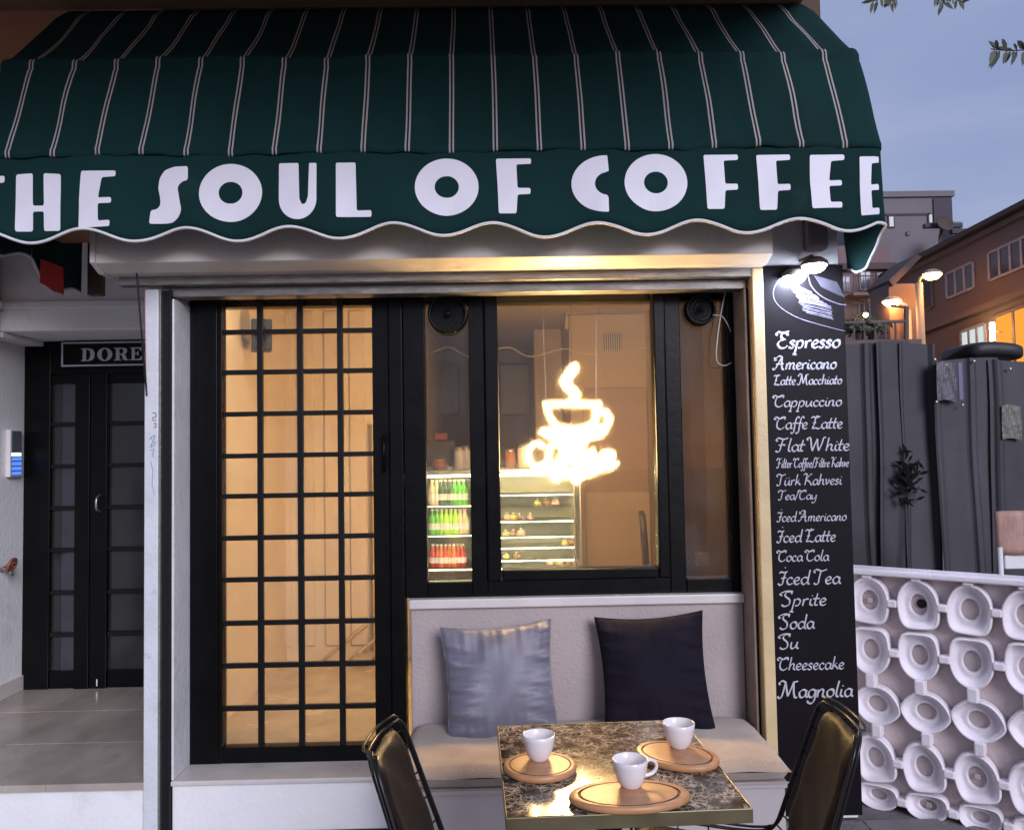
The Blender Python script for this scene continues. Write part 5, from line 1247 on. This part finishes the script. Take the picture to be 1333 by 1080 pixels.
# floor band
Bz = onf(1333, 380).z-A.z
quad(tan, 'band', 'far_tan', [Aext+U3*(Bz-.12), Aext+VPd*Lb+U3*(Bz-.12), Aext+VPd*Lb+U3*(Bz+.1), Aext+U3*(Bz+.1)], .22, .24)
def fwin(pts, panes, frame='far_frame', glass_='far_glass'):
    """pts: pixel corners tl,tr of the head and bl of the sill"""
    tl, tr, bl = pts; a = onf(*tl); L_ = (onf(*tr)-a); t_ = L_.length*(1 if L_.dot(VPd) > 0 else -1); hgt = a.z-onf(*bl).z
    c = [a-U3*hgt, a-U3*hgt+VPd*t_, a+VPd*t_, a]
    w = quad(tan, 'window', 'far_roof', c, .02, .05)
    n = panes
    for k in range(n):
        g0, g1 = t_*(k+.06)/n, t_*(k+.94)/n
        quad(tan, 'pane', glass_ if not isinstance(glass_, list) else glass_[k], [c[0]+VPd*g0+U3*.07, c[0]+VPd*g1+U3*.07, c[3]+VPd*g1-U3*.07, c[3]+VPd*g0-U3*.07], .045, .02, parent=w)
    fw_ = .055*(1 if t_ > 0 else -1)
    for k in range(n+1):
        g = t_*k/n; quad(tan, 'frame', frame, [c[0]+VPd*(g-fw_), c[0]+VPd*(g+fw_), c[3]+VPd*(g+fw_), c[3]+VPd*(g-fw_)], .08, .05, parent=w)
    for zz in (0, 1):
        q0 = c[0] if zz == 0 else c[3]; quad(tan, 'frame', frame, [q0+VPd*fw_*1.1-U3*.05, q0+VPd*(t_-fw_*1.1)-U3*.05, q0+VPd*(t_-fw_*1.1)+U3*.05, q0+VPd*fw_*1.1+U3*.05], .079, .05, parent=w)
fwin(((1288, 330), (1345, 302), (1288, 366)), 4)
fwin(((1233, 357), (1268, 341), (1233, 389)), 3)
fwin(((1204, 369), (1214, 364), (1204, 404)), 1, frame='far_tan')
fwin(((1180, 381), (1192, 376), (1180, 408)), 1, frame='far_tan')
fwin(((1252, 432), (1283, 420), (1252, 470)), 3, glass_=['lit_window_cool']*3)
fwin(((1296, 412), (1345, 392), (1296, 490)), 2, frame='far_tan', glass_=['lit_window_warm']*2)
c = onf(1306, 432)+nF*.5
sl_ = empty('wall_lamp', c, 'bright white lamp on the orange lit shop front of the tan building', 'lamp')
MB().tube([(0, 0, -.35), (0, 0, .35)], .09, 10).build('tube', 'lamp_white', sl_, smooth=True, world=False)
MB().tube([(0, 0, 0), tuple(-nF*.5)], .03, 6).build('bracket', 'pole', sl_, world=False)
# second roof edge left of the tan building
lowr = empty('low_roof_shed', P(1175, 350, 29), 'low dark pitched roof at the far end of the tan building', 'roof')
p0, p1, p2, p3 = P(1157, 365, 28), P(1193, 331, 28), P(1200, 334, 28), P(1163, 372, 28)
b = MB(); b.v = [tuple(x) for x in (p0, p1, p2, p3)]+[tuple(x+Vector((0, 2, 0))) for x in (p0, p1, p2, p3)]; b.f = [(0, 1, 2, 3), (7, 6, 5, 4), (0, 4, 5, 1), (1, 5, 6, 2), (2, 6, 7, 3), (3, 7, 4, 0)]
b.build('roof_slope', 'far_roof', lowr)
p4 = P(1160, 420, 28.1); b = MB(); b.box(p4.x, P(1195, 420, 28.1).x, 28.2, 29.8, 0, p0.z-.1); b.build('wall', 'far_tan', lowr)

def flat_building(name, px0, px1, pytop, Y, depth, m, label, pxslope=0):
    x0, x1 = P(px0, pytop, Y).x, P(px1, pytop, Y).x; z = P((px0+px1)/2, pytop, Y).z
    e = empty(name, ((x0+x1)/2, Y, 0), label, 'building'); box('wall', m, x0, x1, Y, Y+depth, 0, z, parent=e); return e, x0, x1, z
# grey tower block
gb, x0, x1, z = flat_building('grey_building', 1120, 1238, 257, 45, 12, 'far_grey', 'tall grey apartment block with dark upper corner and rooftop dish behind the tan building')
box('wall', 'far_grey_dark', P(1216, 280, 44.9).x, x1-.01, 44.9, 44.995, P(1216, 295, 45).z, z-.1, parent=gb)
box('parapet', 'far_grey', x0-.2, x1+.15, 44.85, 57, z+.001, z+.35, parent=gb)
for pr in ((1155, 281, 1164, 297), (1207, 278, 1214, 292), (1179, 302, 1183, 307)):
    a0, a1, b0, b1 = RC(*pr, 45); w = box('window', 'far_roof', a0, a1, 44.93, 44.996, b0, b1, parent=gb)
    box('pane', 'far_glass', a0+.08, a1-.08, 44.90, 44.928, b0+.08, b1-.08, parent=w)
box('band', 'far_grey_dark', x0, P(1212, 279, 44.9).x, 44.93, 44.997, P(1180, 278, 45).z-.12, P(1180, 278, 45).z, parent=gb)
dish = empty('satellite_dish', P(1228, 292, 40), 'dark satellite dish and antenna clutter on the roof edge beside the grey block', 'antenna')
dd_ = MB().lathe([(0, 0), (.25, .04), (.45, .14), (.5, .18)], 20).build('dish', 'far_roof', dish, smooth=True, world=False, solid=.05); dd_.rotation_euler = (R(70), R(20), 0)
dz_ = dish.location.z
MB().tube([(0, 0, 0), (0, .4, -.6), (0, .5, -dz_)], .08, 6).build('mast', 'far_roof', dish, world=False)
b = MB(); b.box(-.9, 1.2, .2, .5, -.1, .12); b.box(.6, 1.6, .2, .5, -.45, -.2); b.build('crossbar', 'far_grey_dark', dish, world=False)
vent = tag(MB().box(P(1240, 292, 42).x, P(1254, 292, 42).x, 42, 43.5, 0, P(1247, 288, 42).z).build('roof_tank', 'far_grey', None, bevel=.1), 'small grey roof tank next to the satellite dish', 'tank')
# pink building at the left, with windows and balconies
pb, x0, x1, z = flat_building('pink_building', 1040, 1159, 320, 34, 8, 'far_pink', 'pinkish apartment house with small balconies and shuttered windows beside the menu board')
for (a, b_, c_, d_) in ((1118, 353, 1133, 378), (1117, 390, 1132, 412), (1141, 355, 1148, 376), (1093, 360, 1106, 380), (1140, 420, 1152, 442), (1116, 424, 1130, 440)):
    a0, a1, b0, b1 = RC(a, b_, c_, d_, 34); w = box('window', 'far_frame', a0, a1, 33.93, 33.995, b0, b1, parent=pb)
    mid = (a0+a1)/2
    box('pane', 'far_glass', a0+.06, mid-.03, 33.90, 33.928, b0+.07, b1-.07, parent=w); box('pane', 'far_glass', mid+.03, a1-.06, 33.90, 33.928, b0+.07, b1-.07, parent=w)
for (a, b_, yy) in ((1110, 1140, 381), (1108, 1142, 416)):
    a0, a1 = P(a, yy, 33.2).x, P(b_, yy, 33.2).x; zz = P((a+b_)/2, yy, 33.2).z
    bl = box('balcony', 'far_pink', a0, a1, 33.1, 33.99, zz-.12, zz, parent=pb)
    box('railing', 'far_roof', a0, a1, 33.1, 33.13, zz+.75, zz+.8, parent=bl)
    for k in range(10): xx = lerp(a0+.02, a1-.02, k/9); box('baluster', 'far_roof', xx-.012, xx+.012, 33.105, 33.125, zz+.001, zz+.749, parent=bl)
z_ = P(1130, 350, 33.9).z
box('cornice', 'far_roof', x0, x1+.1, 33.7, 33.998, z_-.05, z_+.25, parent=pb)
# terrace in front with orange rail and potted plants
ter = empty('roof_terrace', P(1150, 446, 24), 'low terrace with an orange lit railing beneath the street lamps', 'terrace')
a0, a1 = P(1108, 446, 24).x, P(1200, 446, 24).x; zt2 = P(1150, 442, 24).z
box('floor_slab', 'far_tan', a0-1, a1, 24, 28, 0, zt2, parent=ter)
zr2 = P(1150, 420, 24).z
MB().tube([(a0-1, 24.05, zr2), (P(1180, 420, 24).x, 24.05, zr2+.05)], .06, 8).build('handrail', 'far_tan', ter, smooth=True)
for k in range(8): xx = lerp(a0-.6, P(1180, 420, 24).x, k/7); MB().tube([(xx, 24.05, zt2), (xx, 24.05, zr2)], .035, 6).build('post', 'far_tan', ter)
MB().tube([P(1180, 400, 24.05), P(1180, 446, 24.05)], .09, 8).build('post', 'far_tan', ter); MB().tube([P(1160, 398, 24.05), P(1182, 400, 24.05)], .05, 8).build('arm', 'far_tan', ter)
for (px, sc_, lab) in ((1120, 1.0, 'dark leafy potted plant at the left of the terrace railing'), (1137, .8, 'smaller dark leafy potted plant in the middle of the terrace')):
    c = P(px, 442, 24.3); c.z = zt2; e = empty('potted_plant', c, lab, 'plant', 'potted plants on the terrace')
    MB().lathe([(0, .001), (.16, .001), (.2, .28), (0, .28)], 12).build('pot', 'far_roof', e, world=False)
    rn = random.Random(int(px)); b = MB()
    for k in range(140):
        v = Vector((rn.gauss(0, .30), rn.gauss(0, .2), .55+rn.gauss(0, .16)))*sc_; a = rn.uniform(0, 6.28); d1 = Vector((math.cos(a), .2, math.sin(a)))*.11; d2 = Vector((-math.sin(a), .3, math.cos(a)))*.05
        n0 = len(b.v); b.v += [tuple(v-d1), tuple(v+d2), tuple(v+d1), tuple(v-d2)]; b.f.append((n0, n0+1, n0+2, n0+3))
    b.build('foliage', 'plant', e, world=False)
# street lamps
def street_lamp(pxl, pyl, Y, pxp, label, pw, armdir=1):
    h = P(pxl, pyl, Y); b = P(pxp, pyl+8, Y); e = empty('street_lamp', (b.x, Y, 0), label, 'street lamp', 'street lamps with orange light')
    MB().tube([(b.x, Y, 0), (b.x, Y, b.z-.1)], .11, 12, rs=[.19, .13]).build('pole', 'pole', e, smooth=True)
    MB().tube(smoothline([(b.x, Y, b.z-.12), (b.x+(h.x-b.x)*.15, Y, b.z+.1), (h.x, Y, h.z+.08)]), .06, 8).build('arm', 'pole', e, smooth=True)
    MB().lathe([(0, .2), (.16, .18), (.36, .07), (.38, .0), (0, .0)], 16, c=tuple(h)).build('hood', 'pole', e, smooth=True)
    MB().lathe([(0, -.22), (.2, -.18), (.34, -.05), (.34, -.001), (0, -.001)], 16, c=tuple(h)).build('lamp_glass', 'lamp_orange', e, smooth=True)
street_lamp(1213, 357, 27, 1196, 'right street lamp with a tall orange lit pole in front of the tan building', 900)
street_lamp(1161, 392, 28, 1181, 'left and lower street lamp glowing orange in front of the pink house', 650)
c = P(1127, 410, 32.6); e = empty('balcony_lamp', c, 'small white lamp on the balcony of the pink house', 'lamp')
MB().lathe([(0, -.1), (.1, -.05), (.1, .05), (0, .1)], 10).build('globe', 'lamp_white', e, smooth=True, world=False); MB().tube([(0, 0, .1), (0, 1.3, .3)], .02, 6).build('bracket', 'pole', e, world=False)

# ================================================================== overhanging leafy twigs (top right)
def frond(pts, nleaf, label, seed, Y=.6, ll=.05):
    rn = random.Random(seed); q = smoothline([P(x, y, Y) for x, y in pts], 8)
    e = empty('tree_twig', q[0], label, 'twig', 'leafy twigs hanging into the sky')
    MB().tube(q, .003, 5).build('stem', 'stem', e, smooth=True)
    b = MB(); n = len(q)
    for k in range(nleaf):
        i = int(lerp(n*.35, n-1, k/nleaf)); p = q[i]; tg = (q[min(i+1, n-1)]-q[max(0, i-1)]).normalized()
        for sd in (-1, 1):
            out = (Vector((tg.z, 0, -tg.x))*sd*.8+tg*.5+Vector((0, rn.uniform(-.6, .6), -.45))).normalized(); L_ = ll*rn.uniform(.75, 1.15); w = out.cross(Vector((rn.uniform(-.3, .3), 1, rn.uniform(-.3, .3)))).normalized()*L_*.17
            n0 = len(b.v); m1 = p+out*L_*.35; m2 = p+out*L_*.7-Vector((0, 0, L_*.05))
            b.v += [tuple(p), tuple(m1+w), tuple(m2+w*.8), tuple(p+out*L_-Vector((0, 0, L_*.12))), tuple(m2-w*.8), tuple(m1-w)]
            b.f += [(n0, n0+1, n0+5), (n0+1, n0+2, n0+4, n0+5), (n0+2, n0+3, n0+4)]
    b.build('leaves', 'plant', e)
frond([(1175, -60), (1165, -15), (1150, -3), (1131, 3)], 7, 'short leafy twig at the top edge just right of the awning', 1, ll=.06)
frond([(1180, -60), (1172, -20), (1163, -4), (1158, 6)], 6, 'leafy twig beside the short one at the top edge of the sky', 2, ll=.05)
frond([(1180, -60), (1205, -25), (1222, -6), (1230, 6)], 7, 'leafy twig hanging at the top edge in the middle of the sky', 3, ll=.06)
frond([(1215, -60), (1225, -20), (1243, -2), (1256, 4)], 7, 'leafy twig ending farthest right along the top edge', 4, ll=.05)
frond([(1400, 52), (1360, 62), (1320, 66), (1290, 64)], 12, 'long feathery twig reaching in from the right edge of the sky', 5, ll=.085)
